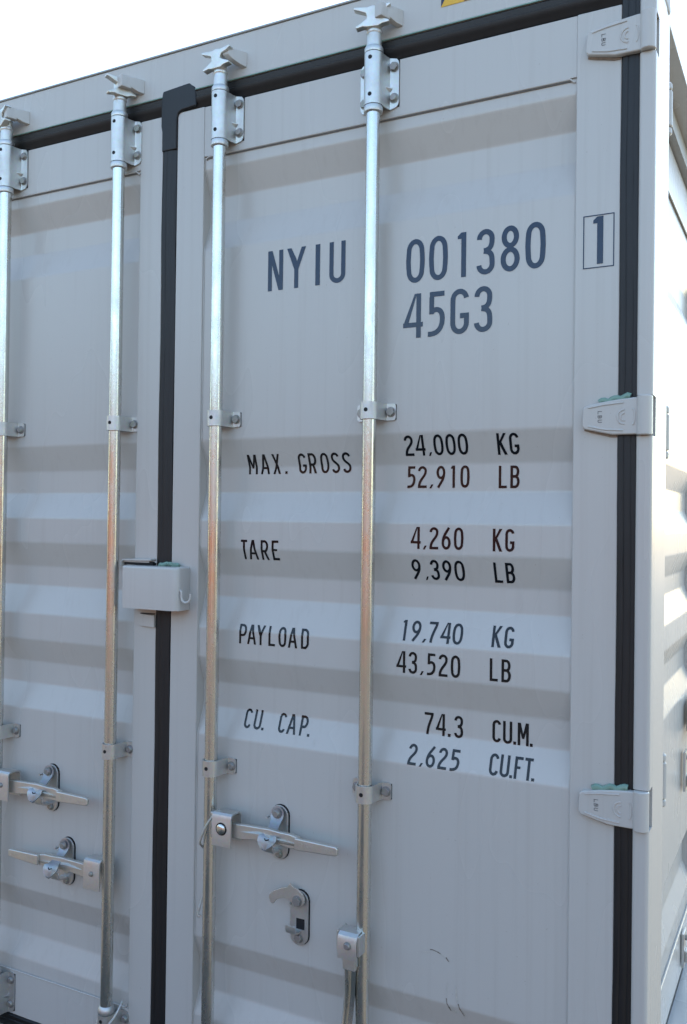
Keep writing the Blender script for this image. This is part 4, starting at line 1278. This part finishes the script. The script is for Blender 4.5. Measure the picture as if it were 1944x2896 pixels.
# ------------------------------------------------------------------ wire ropes hung on the rods
def wire_rope(path, r, pitch, name, label, n_str=3, rs=None):
    pts_ = [Vector(p) for p in path]
    fine = []
    for i in range(len(pts_) - 1):
        p0 = pts_[max(i - 1, 0)]; p1 = pts_[i]; p2 = pts_[i + 1]; p3 = pts_[min(i + 2, len(pts_) - 1)]
        m_ = max(4, int((p2 - p1).length / 0.0016))
        for k in range(m_):
            t = k / m_
            fine.append(0.5 * ((2 * p1) + (-p0 + p2) * t + (2 * p0 - 5 * p1 + 4 * p2 - p3) * t * t + (-p0 + 3 * p1 - 3 * p2 + p3) * t ** 3))
    fine.append(pts_[-1])
    mb = MB()
    for s_ in range(n_str):
        out = []
        dist = 0
        for i, p in enumerate(fine):
            if i:
                dist += (p - fine[i - 1]).length
            d = (fine[min(i + 1, len(fine) - 1)] - fine[max(i - 1, 0)]).normalized()
            a = d.orthogonal().normalized() if abs(d.y) > 0.95 else (Vector((0, 1, 0)) - d * d.y).normalized()
            b2 = d.cross(a)
            ang = dist / pitch * 2 * math.pi + s_ * 2 * math.pi / n_str
            out.append(p + (a * math.cos(ang) + b2 * math.sin(ang)) * r)
        mb.tube(out, rs or r * 1.0, 6)
    o = mb.build(name, M['wire'], None, angle=60)
    o['label'] = label
    o['category'] = 'wire rope'
    return o
wire_rope([(-1.010, -0.030, 0.985), (-0.9985, -0.050, 0.9895), (-1.0071, -0.060, 0.9824), (-1.0160, -0.060, 0.9724), (-1.0278, -0.058, 0.9581), (-1.0397, -0.056, 0.9388), (-1.0495, -0.052, 0.9211),
           (-1.0570, -0.048, 0.9057), (-1.0600, -0.036, 0.8920), (-1.0590, -0.022, 0.8800), (-1.0610, -0.016, 0.8650), (-1.0620, -0.014, 0.8350), (-1.0625, -0.014, 0.8104), (-1.0632, -0.018, 0.7900),
           (-1.0650, -0.022, 0.7704), (-1.0670, -0.026, 0.7536), (-1.0700, -0.030, 0.7364), (-1.0735, -0.030, 0.7232), (-1.0715, -0.030, 0.7165), (-1.0650, -0.030, 0.7190)],
          0.0017, 0.011, 'wire_rope', 'twisted steel wire looped over the handle hub and hanging behind the rod', 3)
wire_rope([(-1.3230, -0.010, 0.4360), (-1.3190, -0.024, 0.4300), (-1.3160, -0.040, 0.4200), (-1.3210, -0.052, 0.4060), (-1.3300, -0.060, 0.3920), (-1.3450, -0.062, 0.3740), (-1.3620, -0.060, 0.3560),
           (-1.3780, -0.050, 0.3500), (-1.3860, -0.040, 0.3650), (-1.3850, -0.034, 0.3850), (-1.3820, -0.026, 0.4030), (-1.3800, -0.014, 0.4100)],
          0.0017, 0.011, 'wire_rope', 'steel wire loop slung around the bottom bracket of a door rod', 3)
